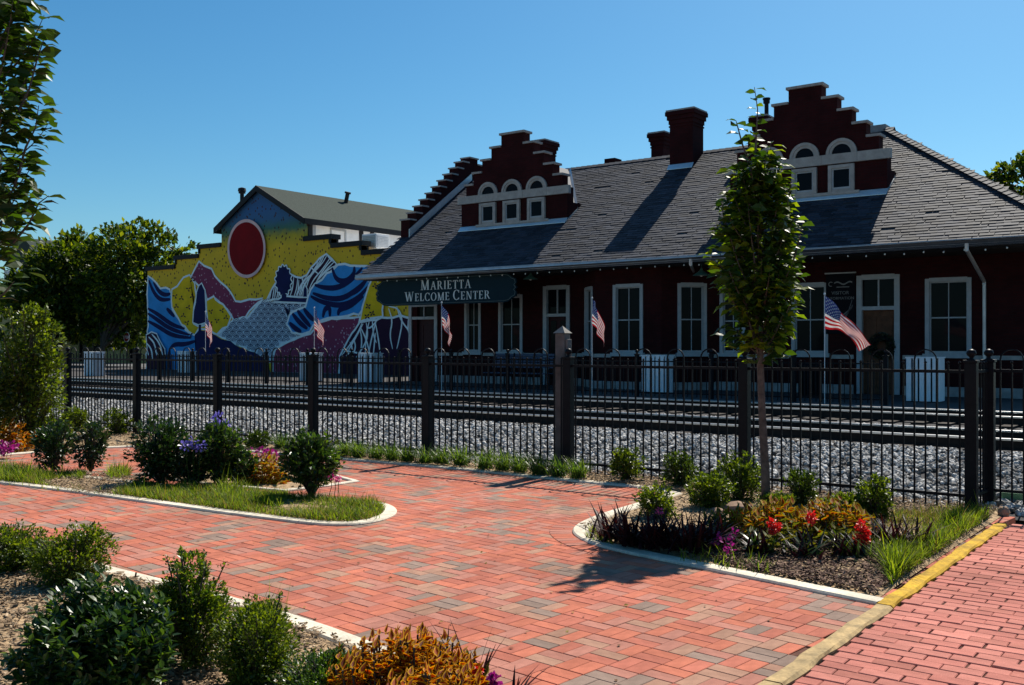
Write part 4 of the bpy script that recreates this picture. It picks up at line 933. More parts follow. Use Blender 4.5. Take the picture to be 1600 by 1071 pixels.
field('painted_mountain', [(350, 468), (375, 490), (412, 505), (428, 540), (455, 570), (500, 612), (530, 664), (600, 655), (665, 650), (620, 690), (580, 742), (520, 755), (490, 705), (430, 650), (390, 655), (380, 610), (350, 590), (310, 545), (330, 505)], m_mmar, seed=2)
field('painted_hill', [(660, 662), (720, 670), (885, 676), (865, 702), (800, 722), (790, 780), (810, 818), (865, 830), (760, 872), (730, 900), (700, 965), (600, 905), (530, 875), (440, 832), (490, 785), (520, 757), (590, 745), (630, 695)], m_mlb, seed=3)
SC = [(660, 662), (885, 676), (865, 702), (800, 722), (790, 780), (810, 818), (865, 830), (760, 872), (730, 900), (700, 960), (600, 905), (530, 875), (450, 832), (490, 785), (525, 757), (590, 745), (630, 695)]
LAY[0] += .6; mb = MB(); y = MY - .004 * LAY[0]
for j in range(14):
    for i in range(14):
        cx, cy = 430 + i * 35 + (17 if j % 2 else 0), 672 + j * 22
        if not inside(SC, cx, cy + 4): continue
        for k, rr in enumerate((1, .68, .36)): ribbon(mb, [W(cx + 17 * rr * math.cos(PI * t / 8), cy + 14 - 28 * rr * math.sin(PI * t / 8)) for t in range(9)], .036, y - .0002 * k)
mb.build('painted_scales', m_mnavy, wall, wloc(MBd))
field('painted_tree', [(218, 606), (245, 590), (275, 548), (305, 535), (330, 575), (338, 640), (325, 700), (325, 775), (352, 790), (388, 780), (388, 660), (425, 640), (432, 655), (470, 680), (510, 740), (492, 790), (440, 828), (400, 800), (350, 800), (330, 832), (300, 815), (250, 750), (218, 695)], m_myel, seed=4)
LAY[0] += .6; mb = MB(); y = MY - .004 * LAY[0]; rr = random.Random(4)
for cx, cy in ((300, 605), (265, 650), (318, 560), (300, 695), (240, 690), (335, 720), (293, 770), (275, 735), (318, 640), (410, 715), (465, 710), (440, 760), (410, 775), (485, 745), (235, 640), (310, 830)):
    a0 = rr.uniform(0, 6)
    for k in range(3): a = a0 + k * 2.1; X = lambda s, b: W(cx + s * 13 * math.cos(a + b), cy + s * 13 * math.sin(a + b)); mb.add([(q[0], y, q[1]) for q in (W(cx, cy), X(.7, -.45), X(1.15, 0), X(.7, .45))], [(0, 1, 2, 3)])
mb.build('painted_leaves', m_mdk, wall, wloc(MBd))
field('painted_field', [(345, 1060), (335, 900), (330, 832), (352, 808), (400, 812), (440, 838), (530, 880), (640, 925), (690, 965), (700, 1060)], m_mnavy, None, seed=5)
field('painted_cypress', [(365, 575), (382, 610), (385, 660), (388, 720), (388, 770), (350, 782), (322, 770), (325, 715), (335, 670), (340, 620), (350, 590)], m_mnavy, m_mwhite, .09, .03, 6)
strokes('painted_trunk', [[(357, 780), (356, 815)]], m_mnavy, .2, False, 0)
field('painted_mountain', [(680, 665), (700, 630), (730, 575), (760, 520), (830, 545), (855, 550), (885, 535), (905, 500), (945, 455), (980, 432), (1030, 482), (1000, 522), (960, 562), (920, 590), (895, 630), (882, 655), (720, 655)], m_mdk, m_mwhite, .1, .04, 7)
strokes('painted_strands', [[(985, 435), (960, 480), (900, 540), (880, 600), (870, 640)], [(1000, 450), (960, 510), (915, 560), (890, 620)], [(1020, 470), (970, 520), (930, 570)], [(960, 445), (930, 500), (880, 570), (850, 640)], [(1025, 490), (985, 510), (940, 560)], [(940, 460), (925, 520), (870, 560), (835, 640)],
                            [(885, 540), (850, 590), (830, 640)], [(840, 545), (835, 600), (820, 645)], [(700, 635), (690, 660)], [(725, 590), (715, 655)], [(745, 610), (735, 655)], [(860, 555), (880, 600)], [(905, 500), (940, 530)], [(985, 440), (1010, 470)], [(970, 440), (945, 490), (905, 530)], [(1010, 460), (985, 485), (950, 535), (925, 580)], [(930, 490), (900, 540), (865, 590), (855, 645)], [(845, 560), (842, 610), (835, 650)], [(865, 545), (862, 590), (845, 640)], [(710, 610), (700, 655)], [(735, 580), (725, 655)], [(752, 600), (745, 650)], [(820, 545), (815, 600), (800, 645)]], m_mwhite, .075)
T = [(770 + (40 + 4 * math.sin(14 * a)) * math.cos(a), 563 + (75 + 5 * math.sin(14 * a)) * math.sin(a)) for a in [2 * PI * k / 84 for k in range(84)]]
field('painted_tree', [(715, 668), (745, 655), (765, 640), (790, 640), (850, 645), (888, 645), (884, 675)], m_mnavy, m_mwhite, .09, 0)
field('painted_tree', T, m_mnavy, m_mwhite, .07, 0)
strokes('painted_trunk', [[(773, 630), (773, 662)]], m_mnavy, .35, False, 0)
field('painted_cypress', [(877, 585), (888, 605), (888, 645), (866, 645), (868, 605)], m_mnavy, m_mwhite, .07, 0)
field('painted_hill', [(925, 580), (960, 560), (1005, 520), (1040, 485), (1100, 490), (1150, 492), (1235, 500), (1240, 520), (1205, 560), (1172, 690), (1142, 732), (1060, 742), (990, 748), (950, 762), (900, 815), (862, 828), (815, 820), (788, 778), (815, 718), (880, 692), (892, 645)], m_mblue, seed=8)
strokes('painted_swirl', [[(925, 585), (975, 600), (1040, 600), (1110, 560), (1160, 500)], [(915, 625), (980, 650), (1060, 655), (1130, 610), (1195, 545)], [(905, 640), (960, 670), (1060, 690), (1140, 650), (1190, 590)], [(1010, 500), (1030, 560), (1080, 570), (1120, 530), (1120, 495)], [(1040, 735), (1045, 705), (1100, 690), (1165, 640)],
                          [(965, 745), (975, 700), (1000, 695), (1000, 740)], [(1185, 520), (1215, 540)], [(815, 725), (850, 770), (890, 800)], [(840, 710), (870, 750), (905, 790)], [(870, 700), (900, 740), (925, 760)], [(800, 770), (830, 800), (860, 815)], [(1080, 640), (1140, 610), (1180, 560)]], m_mnavy, .27)
field('painted_mountain', [(950, 768), (1060, 748), (1148, 742), (1140, 790), (1095, 850), (1055, 930), (1040, 1060), (715, 1060), (732, 900), (800, 862), (905, 825)], m_mmar, seed=9)
field('painted_field', [(1148, 768), (1255, 745), (1475, 745), (1475, 1060), (1050, 1060), (1050, 935), (1092, 852)], m_mdk, m_mwhite, .1, .04, 10)
strokes('painted_strands', [[(1160, 770), (1140, 820), (1100, 880), (1060, 930)], [(1180, 770), (1190, 840), (1160, 900), (1130, 940)], [(1210, 760), (1215, 830), (1230, 870)], [(1150, 790), (1180, 850), (1200, 930)], [(1240, 750), (1200, 800), (1180, 790)], [(1120, 850), (1130, 900), (1100, 940)], [(1070, 900), (1100, 915), (1200, 925)], [(1290, 700), (1310, 760), (1295, 830), (1310, 900)], [(1225, 820), (1215, 930)], [(1290, 690), (1340, 700), (1360, 760), (1340, 860), (1330, 900)], [(1330, 690), (1350, 760), (1400, 820), (1400, 900)], [(1400, 700), (1380, 800), (1420, 900)], [(1165, 775), (1125, 850), (1085, 920)], [(1195, 765), (1180, 820), (1175, 930)], [(1150, 800), (1160, 860), (1150, 935)], [(1230, 760), (1205, 850), (1190, 935)], [(1100, 865), (1115, 900), (1080, 935)], [(1225, 770), (1240, 850), (1250, 930)]], m_mwhite, .085)
field('painted_tree', [(1212, 548), (1270, 548), (1262, 738), (1255, 742), (1150, 762), (1162, 692), (1192, 592)], m_myel, m_mwhite, .1, .04, 11)
mb = MB(); LAY[0] += .6; y = MY - .004 * LAY[0]
for cx, cy in ((1210, 725), (1185, 740), (1225, 590), (1240, 640), (1190, 690)):
    for k in range(4): a = k * 1.6 + cx; X = lambda s, b: W(cx + s * 15 * math.cos(a + b), cy + s * 15 * math.sin(a + b)); mb.add([(q[0], y, q[1]) for q in (W(cx, cy), X(.7, -.45), X(1.15, 0), X(.7, .45))], [(0, 1, 2, 3)])
mb.build('painted_leaves', m_mdk, wall, wloc(MBd))
field('painted_field', [(98, 830), (125, 815), (150, 825), (190, 900), (195, 1060), (98, 1060)], m_mdk, m_mwhite, .08, .04, 12)
strokes('painted_strands', [[(110, 840), (140, 870), (150, 930)], [(125, 825), (165, 870), (180, 930)], [(100, 870), (125, 900), (130, 950)], [(100, 900), (110, 930)], [(140, 900), (160, 940), (165, 1000)]], m_mwhite, .12)
field('painted_sun', [(592 + 89 * math.cos(2 * PI * k / 64), 406 + 137 * math.sin(2 * PI * k / 64)) for k in range(64)], m_mred, m_mpink, .16, 0)

# ---------------------------------------------------------------- far left: shops under the trees, stop sign; far right: tree
m_stucco = mat('ochre_stucco', (.40, .33, .14), .85, .2, 4, .3, 40); m_awn = mat('awning_green', (.03, .16, .12), .6, .2)
SYD = 45.0
def shop(u0, u1, vt, vb, lab, openings, m, name='shop_building', roof=True):
    x0, x1 = at(u0, 540, SYD).x, at(u1, 540, SYD).x; zt = at((u0 + u1) / 2, vt, SYD).z
    t = thing(name, ((x0 + x1) / 2, SYD + 3, .3), lab, 'building'); fr, L = frame_of((x0, SYD), (x1, SYD)); hs = []
    for a, b, c, d, kind in openings: X0, X1, Z0, Z1 = rect(a, c, b, d, SYD); hs.append((X0 - x0, X1 - x0, max(Z0, .35), Z1, kind))
    mb = MB(); wall_holes(mb, fr, L, .3, zt, [h[:4] for h in hs], .3); mb.box(x0, x0 + .3, SYD + .002, SYD + 7, .3, zt); mb.box(x1 - .3, x1, SYD + .002, SYD + 7, .3, zt); mb.build('wall', m, t)
    MB().box(x0 - .2, x1 + .2, SYD - .15, SYD + 7.2, zt + .002, zt + .35).build('roof', m_droof, t)
    for h in hs:
        fb = MB()
        for a, b, c, d in ((h[0], h[0] + .1, h[2], h[3]), (h[1] - .1, h[1], h[2], h[3]), (h[0] + .1, h[1] - .1, h[3] - .1, h[3])): fb.obox(fr, a, b, -.25, -.12, c, d)
        o = fb.build('door_frame' if h[4] == 'door' else 'window', m_black, t); MB().obox(fr, h[0] + .1, h[1] - .1, -.22, -.2, h[2], h[3] - .1).build('pane', m_glass, o)
        if h[4] == 'awning':
            MB().prism([fr[0] + fr[1] * h[0] + Vector((0, .0, h[3] + .5)), fr[0] + fr[1] * h[1] + Vector((0, 0, h[3] + .5)), fr[0] + fr[1] * h[1] + Vector((0, -1.2, h[3])), fr[0] + fr[1] * h[0] + Vector((0, -1.2, h[3]))], (0, 0, .05)).build('awning', m_awn, t)
    return t
shop(-160, 84, 466, 590, 'ochre stuccoed shop at the far left edge, behind the tall leafy shrub', [(-60, -10, 500, 585, 'window'), (60, 80, 505, 570, 'window')], m_stucco)
shop(98, 228, 486, 592, 'low ochre shop with green awning, seen beneath the dark tree', [(122, 158, 508, 590, 'awning'), (200, 214, 512, 592, 'door')], m_stucco)
p = at(198, 585, 36.5); ss = thing('stop_sign', (p.x, 36.5, .3), 'red octagonal stop sign on a thin pole beneath the dark trees', 'sign'); zc = at(198, 527, 36.5).z
MB().tube([(p.x, 36.53, .3), (p.x, 36.53, zc + .5)], .035, 6).build('pole', m_steel, ss)
oc = lambda r, y: [(p.x + r * math.cos(PI / 8 + k * PI / 4), y, zc + r * math.sin(PI / 8 + k * PI / 4)) for k in range(8)]
MB().prism(oc(.34, 36.48)[::-1], (0, .02, 0)).build('rim', m_white, ss); MB().prism(oc(.31, 36.474)[::-1], (0, .004, 0)).build('face', mat('stop_red', (.2, .012, .012), .5, .1), ss)
sans('STOP', p.x, zc - .095, .26, ss, 36.47, m_white)
p = at(40, 470, 70); hz = at(45, 372, 70).z; hs = thing('gabled_house', (p.x, 73, .3), 'pale house with a grey pointed gable beyond the trees at far left', 'house')
MB().box(p.x - 6, p.x + 5, 70, 80, .3, at(40, 420, 70).z).build('wall', m_siding, hs)
ez = at(40, 414, 70).z
MB().prism([(p.x - 5.5, 69.6, ez), (p.x + 5.6, 69.6, ez), (p.x + .2, 69.6, hz)], (0, 11, 0)).build('roof', m_droof, hs)
for du in (-3, .5, 3): MB().box(p.x + du, p.x + du + 1, 69.93, 69.97, 4.5, 6).build('window', m_glass, hs)

m_bark = mat('grey_bark', (.095, .075, .065), .9, .45, 14, .5, 60); m_bark2 = mat('dark_bark', (.06, .05, .04), .9, .3, 10)
lf_far = [leafmat('far_leaf', (.012, .03, .006), (.035, .065, .010), .38, .5, tcol=(2.3, 2.1, .4), spec=.2), leafmat('far_leaf_pale', (.06, .095, .008), (.11, .135, .012), .5, .5, tcol=(2.2, 2.0, .4), spec=.2)]
def crown_tree(name, base, blobs, n, leaf, lab, trunk_r, mats, seed, group=None, limbs=True, cat='tree'):
    t = thing(name, base, lab, cat, group); r = np.random.default_rng(seed); B = Vector(base)
    tr = MB(); zc = min(b[2] for b in blobs); fork = Vector((base[0], base[1], max(base[2] + 1.4, zc - blobs[0][5] * .9)))
    tr.tube([B + Vector((0, 0, -.1)), B + Vector((.03, 0, .3)), fork], [trunk_r * 1.25, trunk_r, trunk_r * .8], 8); trunk = tr.build('trunk', m_bark2, t)
    for b in blobs: c = Vector(b[:3]); MB().tube([fork + Vector((0, 0, -.15)), fork.lerp(c, .5) + Vector((0, 0, .3)), c + Vector((0, 0, b[5] * .5))], [trunk_r * .6, trunk_r * .4, trunk_r * .12], 6).build('limb', m_bark2, t)
    P = []; N = []
    wts = np.array([b[3] * b[5] + b[4] * b[5] for b in blobs]); wts = wts / wts.sum()
    for b, q in zip(blobs, wts):
        k = int(n * q); nc = max(20, k // 26); d = r.normal(size=(nc, 3)); d /= np.linalg.norm(d, axis=1, keepdims=True); rad = r.uniform(.5, 1.08, (nc, 1)) ** .7
        cc = np.array(b[:3]) + d * rad * np.array(b[3:6]); idx = r.integers(0, nc, k); P.append(cc[idx] + r.normal(0, .085, (k, 3)) * np.array(b[3:6]) * 1.5); N.append(d[idx] + r.normal(0, .55, (k, 3)))
    P = np.concatenate(P); N = np.concatenate(N); V, Fc = stamp(MINI_V, MINI_F, P, frames(N, r, .9), r.uniform(.65, 1.25, len(P)) * leaf)
    o = link('crown', npmesh('crown', V, Fc, mats, np.repeat((r.random(len(P)) < .35).astype(int), 2)), t); o['kind'] = 'stuff'; return t
def far_tree(u, vb, d, blobs, n, leaf, lab, seed, tr=.2, name='street_tree', group=None):
    """blobs: (u, v, half width px, half height px, depth offset) at distance d"""
    def at_d(u, v, d): q = (u - CX) / F * d; return Vector((RX * q - RY * d, RY * q + RX * d, EYE + (HY - v) / F * d))
    b = at_d(u, vb, d); k = d / F
    return crown_tree(name, (b.x, b.y, .3), [(*at_d(x, y, d + o), hw * k, hw * k * .9, hh * k) for x, y, hw, hh, o in blobs], n, leaf, lab, tr, lf_far, seed, group)
far_tree(160, 580, 64, [(205, 430, 68, 62, 0), (245, 405, 46, 44, 1), (190, 388, 50, 38, 0), (260, 460, 30, 40, 0), (170, 470, 55, 45, 1), (212, 485, 40, 34, 1), (235, 440, 50, 60, 2), (215, 362, 30, 16, 1), (175, 515, 55, 26, 2), (215, 520, 50, 24, 2), (150, 440, 55, 55, 2), (285, 400, 26, 30, 2)], 13000, .36, 'dark spreading street tree whose crown rises behind the left end of the mural wall', 1, group='street trees left of the mural')
far_tree(90, 582, 66, [(105, 425, 62, 48, 0), (70, 455, 55, 45, 0), (130, 400, 45, 34, 1), (120, 480, 58, 34, 0), (60, 480, 45, 30, 1), (100, 505, 70, 26, 1), (140, 510, 50, 24, 1), (45, 440, 36, 36, 1)], 12000, .38, 'lower dark street tree farther left, behind the tall leafy shrub', 2, group='street trees left of the mural')
far_tree(1640, 520, 47, [(1610, 290, 58, 45, 0), (1590, 268, 34, 26, 0), (1650, 260, 50, 40, 0), (1580, 310, 35, 30, 1), (1650, 330, 60, 60, 0), (1566, 284, 20, 16, 0)], 5000, .3, 'tree rising behind the right end of the station roof', 3)
for i, u in enumerate((-240, -90, 20)): far_tree(u, 580, 70 + 6 * i, [(u, 500, 90, 50, 0), (u + 40, 470, 60, 40, 1), (u - 50, 490, 60, 40, 1)], 2500, .5, ['distant tree beyond the left frame edge', 'distant leafy tree behind the ochre shop at far left', 'distant tree between the gabled house and the dark street trees'][i], 20 + i)
# ---------------------------------------------------------------- iron fences
pk_me = {}
def fence_run(root, p0, p1, pitch, z0, h, hoops=True, rail=(.16, 1.43), sc=1.0, parts=True):
    """rails, pickets and hoops between two posts"""
    p0, p1 = Vector((*p0, 0)), Vector((*p1, 0)); L = (p1 - p0).length; e = (p1 - p0).normalized(); a = math.atan2(e.y, e.x); n = int(round(L / pitch)); st = L / n
    fr = (p0, e, Vector((e.y, -e.x, 0)))
    for z in rail: MB().obox(fr, .05, L - .05, -.02, .02, z0 + z - .016, z0 + z + .016).build('rail', m_iron, root)
    key = (round(h, 2), sc)
    if key not in pk_me:
        b = .0085 * sc; mk = lambda top, ball: (lambda m: (m.box(-b, b, -b, b, .03, top), m.lathe((0, 0, top), [(.004, 0), (.016, .012), (.016, .02), (.004, .034)], 6) if ball else None, m)[2])(MB()).mesh('picket', m_iron)
        r = pitch; ho = MB(); pts = [(r * math.cos(PI * k / 8), 0, h + .0 + r * math.sin(PI * k / 8)) for k in range(9)]; ho.tube(pts, .0095 * sc, 4, cap=False)
        pk_me[key] = (mk(h, False), mk(h - .04, True), ho.mesh('hoop', m_iron))
    A_, B_, H_ = pk_me[key]; off = 1 if n % 4 else 2
    for i in range(1, n):
        p = p0 + e * (st * i); k = (i - off) % 4; inhoop = hoops and k in (0, 2) and not (k == 0 and i + 2 >= n) and not (k == 2 and i - 2 < 1)
        link('picket', A_ if inhoop else B_, root, (p.x, p.y, z0), (0, 0, a))
        if inhoop and k == 0: q = p0 + e * (st * (i + 1)); link('hoop', H_, root, (q.x, q.y, z0), (0, 0, a))
def fence_post(root, x, y, z0, h, w_=.057):
    mb = MB(); mb.box(x - w_, x + w_, y - w_, y + w_, z0 - .05, z0 + h); mb.box(x - w_ - .012, x + w_ + .012, y - w_ - .012, y + w_ + .012, z0 + h + .001, z0 + h + .03)
    o = mb.build('post', m_iron, root, bevel=.004)
    MB().lathe((x, y, z0 + h + .03), [(.045, 0), (.022, .015), (.02, .03), (.045, .05), (.05, .07), (.04, .098), (.012, .112)], 12).build('finial', m_iron, o, smooth=True)
NP = 14; PX0, SP = -2.34, 2.464
fn = thing('iron_fence', (PX0, FENCE_Y, 0), 'long black iron fence with hoop tops and ball posts before the railway stones', 'fence')
for k in range(NP):
    fence_post(fn, PX0 - SP * k, FENCE_Y, 0, 1.52)
    if k: fence_run(fn, (PX0 - SP * k, FENCE_Y), (PX0 - SP * (k - 1), FENCE_Y), SP / 22, 0, 1.545)
fr2 = thing('iron_fence', (-2.3, 11.6, 0), 'short run of black iron fence at the right edge, set back beyond the paired posts', 'fence')
fence_post(fr2, -2.3, 11.6, 0, 1.52)
fence_run(fr2, (PX0, FENCE_Y), (-2.3, 11.6), SP / 22, 0, 1.545, False)
for k in range(2): fence_run(fr2, (-2.3 + SP * k, 11.6), (-2.3 + SP * (k + 1), 11.6), SP / 22, 0, 1.545); fence_post(fr2, -2.3 + SP * (k + 1), 11.6, 0, 1.52)
ff = thing('iron_fence', (-16, 22.7, .37), 'far black iron fence on the station platform, beyond both tracks', 'fence')
x = -6.6
for k in range(14):
    fence_post(ff, x - 2.1 * k, 22.7, .37, 1.08, .045)
    if k: fence_run(ff, (x - 2.1 * k, 22.7), (x - 2.1 * (k - 1), 22.7), .131, .37, 1.0, False, (.12, .92))
p = at(879, 600, 11.2); wp = thing('wooden_post', (p.x, 11.2, .0), 'tall weathered grey wooden post with pointed cap beside an iron fence post', 'post'); mw = mat('weathered_wood', (.115, .108, .105), .9, .35, 5, .5, 30)
mb = MB(); zt = at(879, 521, 11.2).z; mb.box(p.x - .075, p.x + .075, 11.13, 11.27, -.1, zt); mb.build('post', mw, wp, bevel=.01)
MB().add([(p.x - .095, 11.11, zt + .001), (p.x + .095, 11.11, zt + .001), (p.x + .095, 11.29, zt + .001), (p.x - .095, 11.29, zt + .001), (p.x, 11.2, zt + .1)], [(0, 3, 2, 1), (0, 1, 4), (1, 2, 4), (2, 3, 4), (3, 0, 4)]).build('cap', mat('weathered_cap', (.2, .19, .175), .85, .3, 8), wp)
MB().box(p.x + .078, p.x + .115, 11.15, 11.25, .2, zt - .08).build('batten', mw, wp, bevel=.006)

# ---------------------------------------------------------------- plants
def leafobj(par, name, meshes, P, Rm, S, m_all, V0, F0, near=300, mi=None):
    """the leaves that show largest become leaf objects, the rest one mass"""
    d = [(view_px(p) or (9e3, 0, 99)) for p in P]; order = sorted(range(len(P)), key=lambda i: (0 if -20 < d[i][0] < 1620 and -20 < d[i][1] < 1090 else 50) + d[i][2] - S[i] * 4)
    ns = order[:near]; st = set(ns)
    for i in ns:
        q = Matrix(Rm[i].tolist()).to_quaternion(); link(name, meshes[0] if len(meshes) == 1 or random.random() < .66 else meshes[1], par, P[i], q, (S[i],) * 3)
    k = [i for i in range(len(P)) if i not in st]
    if k:
        V, Fc = stamp(V0, F0, P[k], Rm[k], S[k]); o = link('foliage', npmesh('foliage', V, Fc, m_all if isinstance(m_all, (list, tuple)) else [m_all], np.tile(mi, len(k)) if mi is not None else (np.repeat((np.random.default_rng(len(P)).random(len(k)) < .32).astype(int), len(F0)) if isinstance(m_all, (list, tuple)) else None)), par); o['kind'] = 'stuff'
def twigs(base, tips, r0, mname, par, m):
    mb = MB()
    for t in tips: b = Vector(base); t = Vector(t); mid = b.lerp(t, .5) + Vector((0, 0, (t - b).length * .12)); mb.tube([b, mid, t], [r0, r0 * .7, r0 * .3], 5)
    mb.build(mname, m, par)
def shrub(lab, u, vb, wpx, hpx, n, leaf, mats, seed, name='boxwood_shrub', group=None, lobes=None, trunkpx=0, cat='shrub', jit=.16, base=None, roll=.8, shape=(MINI_V, MINI_F), spread=.5):
    B = base or gp(u, vb); B = Vector((B.x, B.y, .02)); d = F * EYE / (vb - HY) if base is None else (-RY * B.x + RX * B.y); k = d / F; w_, h = wpx * k, hpx * k; z0 = trunkpx * k
    t = thing(name, B, lab, cat, group); r = np.random.default_rng(seed)
    lobes = lobes or [(0, 0, .48, .5, .46), (0, 0, .2, .43, .24)] + [(r.uniform(-.2, .2), r.uniform(-.2, .2), r.uniform(.35, .68), r.uniform(.28, .36), r.uniform(.26, .34)) for _ in range(4)]
    Ps, Ds = [], []
    wt = np.array([l[3] ** 2 + l[3] * l[4] for l in lobes]); wt /= wt.sum(); tips = []
    for l, q in zip(lobes, wt):
        c = np.array([B.x + l[0] * w_ * RX - l[1] * w_ * RY, B.y + l[0] * w_ * RY + l[1] * w_ * RX, B.z + z0 + l[2] * (h - z0)]); rad = np.array([l[3] * w_, l[3] * w_, l[4] * (h - z0)])
        kk = int(n * q); nt = max(16, kk // 14); dd = r.normal(size=(nt, 3)); dd /= np.linalg.norm(dd, axis=1, keepdims=True)
        tip = c + dd * rad * r.uniform(.55, 1.04, (nt, 1)); idx = r.integers(0, nt, kk); off = r.normal(0, 1, (kk, 3)) * jit * rad * .7
        P = tip[idx] + off; P[:, 2] = np.maximum(P[:, 2], B.z + .015); Ps.append(P); Ds.append(dd[idx] + r.normal(0, spread, (kk, 3)) + np.array([0, 0, .35])); tips += [tuple(x) for x in tip[::max(1, nt // 6)]]
    for q in range(9):                                              # shoots that stick out of the outline
        a = r.uniform(0, 2 * PI); el = r.uniform(.25, 1.3); dv = np.array([math.cos(a) * math.cos(el), math.sin(a) * math.cos(el), math.sin(el)])
        s0 = np.array([B.x, B.y, B.z + z0 + (h - z0) * .5]) + dv * np.array([w_ * .45, w_ * .45, (h - z0) * .45]); ln = r.uniform(.04, .14) * h; m_ = int(12 + 10 * ln / leaf / 3)
        tt = r.uniform(0, 1, (m_, 1)); Ps.append(s0 + dv * tt * ln + r.normal(0, leaf * .3, (m_, 3))); Ds.append(dv * .6 + r.normal(0, .7, (m_, 3))); tips.append(tuple(s0 + dv * ln))
    P = np.concatenate(Ps); D = np.concatenate(Ds); S = r.uniform(.5, 1.3, len(P)) * leaf
    twigs(B, tips, max(.006, w_ * .018), 'stems', t, m_bark2)
    V, Fc = stamp(shape[0], shape[1], P, frames(D, r, roll), S); o = link('foliage', npmesh('foliage', V, Fc, mats, np.repeat(r.integers(0, len(mats), len(P)), len(shape[1]))), t); o['kind'] = 'stuff'; return t
LB = [leafmat('boxwood_leaf', (.018, .042, .007), (.055, .09, .010), .34, .4, spec=.35, tcol=(2.2, 2.0, .5))]
LBL = [LB[0], leafmat('boxwood_light', (.06, .10, .008), (.12, .165, .014), .45, .42, spec=.35, tcol=(2.1, 1.9, .45))]
LG = [leafmat('glossy_leaf', (.009, .03, .010), (.026, .062, .014), .26, .36, spec=.45, tcol=(2.0, 2.0, .6)), leafmat('glossy_leaf_light', (.034, .075, .012), (.075, .125, .016), .34, .38, spec=.45, tcol=(2.0, 2.0, .5))]
LD = [leafmat('camellia_leaf', (.008, .022, .010), (.022, .045, .012), .22, .34, spec=.45)]
GB = 'round boxwoods in the bed by the slender tree'
shrub('round boxwood left of the slender tree trunk, in front of the taller one', 1109, 797, 70, 58, 3600, .035, LBL, 31, group=GB)
shrub('taller boxwood close against the left of the slender tree trunk', 1155, 787, 74, 76, 4200, .035, LBL, 32, group=GB)
shrub('dark boxwood globe just right of the slender tree trunk', 1253, 793, 52, 58, 3000, .033, LB, 33, group=GB)
shrub('upright boxwood farthest right in the bed, behind the orange coleus', 1366, 817, 54, 70, 3200, .034, LBL, 34, group=GB)
shrub('low spreading boxwood between the orange coleus and the upright boxwood', 1322, 816, 66, 42, 2600, .03, LBL, 35, group=GB)
shrub('tiny boxwood sprig at the foot of the slender tree trunk', 1213, 804, 58, 30, 1800, .03, LBL, 36, group=GB)
shrub('round boxwood by the bent kerb, above the dark purple plants', 1026, 815, 62, 54, 3000, .034, LBL, 37, group=GB)
GS = 'boxwoods planted along the iron fence'
shrub('round boxwood at the fence, nearest the weathered wooden post', 980, 755, 52, 52, 2600, .036, LBL, 38, group=GS, trunkpx=6)
shrub('round boxwood at the fence just above the kerb corner', 1062, 763, 56, 52, 2600, .036, LB, 39, group=GS)
shrub('pale boxwood at the fence, behind the two dark shrubs on the left', 120, 678, 42, 40, 2000, .045, LBL, 40, group=GS)
shrub('round boxwood at the fence left of the second visible iron post', 181, 681, 44, 40, 2000, .045, LBL, 41, group=GS)
shrub('dark boxwood at the fence above the pink flowers', 402, 702, 40, 26, 1500, .045, LB, 42, group=GS)
shrub('broad low shrub beneath the tall leafy shrub at left', 78, 698, 66, 48, 2200, .055, LBL, 43, group=GS)
GI = 'dark shrubs on the grassy island'
shrub('dark shrub at the left of the island, leaning against its neighbour', 84, 738, 60, 76, 2600, .05, LD + LG[:1], 44, 'dark_shrub', GI, trunkpx=6)
shrub('thin dark shrub on bare soil at the left of the island', 142, 741, 54, 76, 2000, .05, LD, 45, 'dark_shrub', GI, trunkpx=12)
shrub('biggest round dark shrub of the island, left of the purple flowers', 250, 757, 88, 102, 4600, .055, LD + LG[:1], 46, 'dark_shrub', GI, trunkpx=4)
shrub('glossy round shrub on the island, between purple flowers and coleus', 342, 758, 82, 96, 4200, .055, LG + LD, 47, 'dark_shrub', GI, trunkpx=4)
shrub('small dark shrub filling the gap between the purple flowers and the biggest round shrub', 298, 760, 56, 62, 2000, .05, LD + LG[:1], 56, 'dark_shrub', GI)
shrub('low glossy shrub at the left foot of the pink flowers', 378, 757, 46, 46, 1500, .05, LG + LD, 57, 'dark_shrub', GI)
shrub('glossy shrub on two bare stems at the right end of the island', 487, 781, 84, 102, 4200, .055, LG + LD, 48, 'dark_shrub', GI, trunkpx=22)
shrub('tall pale green leafy shrub standing before the fence at left', 47, 700, 98, 222, 7500, .075, LBL, 49, 'tall_shrub', None, [(0, 0, .3, .46, .3), (-.1, 0, .55, .44, .28), (.08, .05, .75, .36, .2), (0, 0, .9, .22, .1), (-.25, 0, .4, .3, .3), (.2, 0, .45, .32, .3)], jit=.2)
shrub('leafy shrub cut by the left frame edge before the fence', -50, 705, 120, 150, 3000, .075, LBL, 50, 'tall_shrub', None)
GF = 'boxwoods in the mulched bed nearest the camera'
shrub('boxwood cut by the left frame edge above the mulch', 22, 897, 96, 72, 6500, .026, LBL, 51, group=GF, jit=.14)
shrub('wide clipped boxwood by the kerb, second from the left edge', 114, 918, 134, 96, 8500, .024, LBL, 52, group=GF, lobes=[(-.1, 0, .42, .42, .42), (.14, .02, .55, .34, .42), (.22, 0, .75, .18, .22), (-.25, 0, .38, .24, .34), (.0, -.1, .4, .4, .38)], jit=.14)
shrub('cone topped boxwood in the middle of the near mulched bed', 296, 1050, 146, 184, 12500, .022, LBL + LG[1:], 53, group=GF, lobes=[(0, 0, .34, .46, .34), (0, .05, .6, .33, .28), (.02, 0, .82, .19, .18), (-.2, 0, .42, .28, .3), (.2, -.05, .4, .28, .3)], jit=.12)
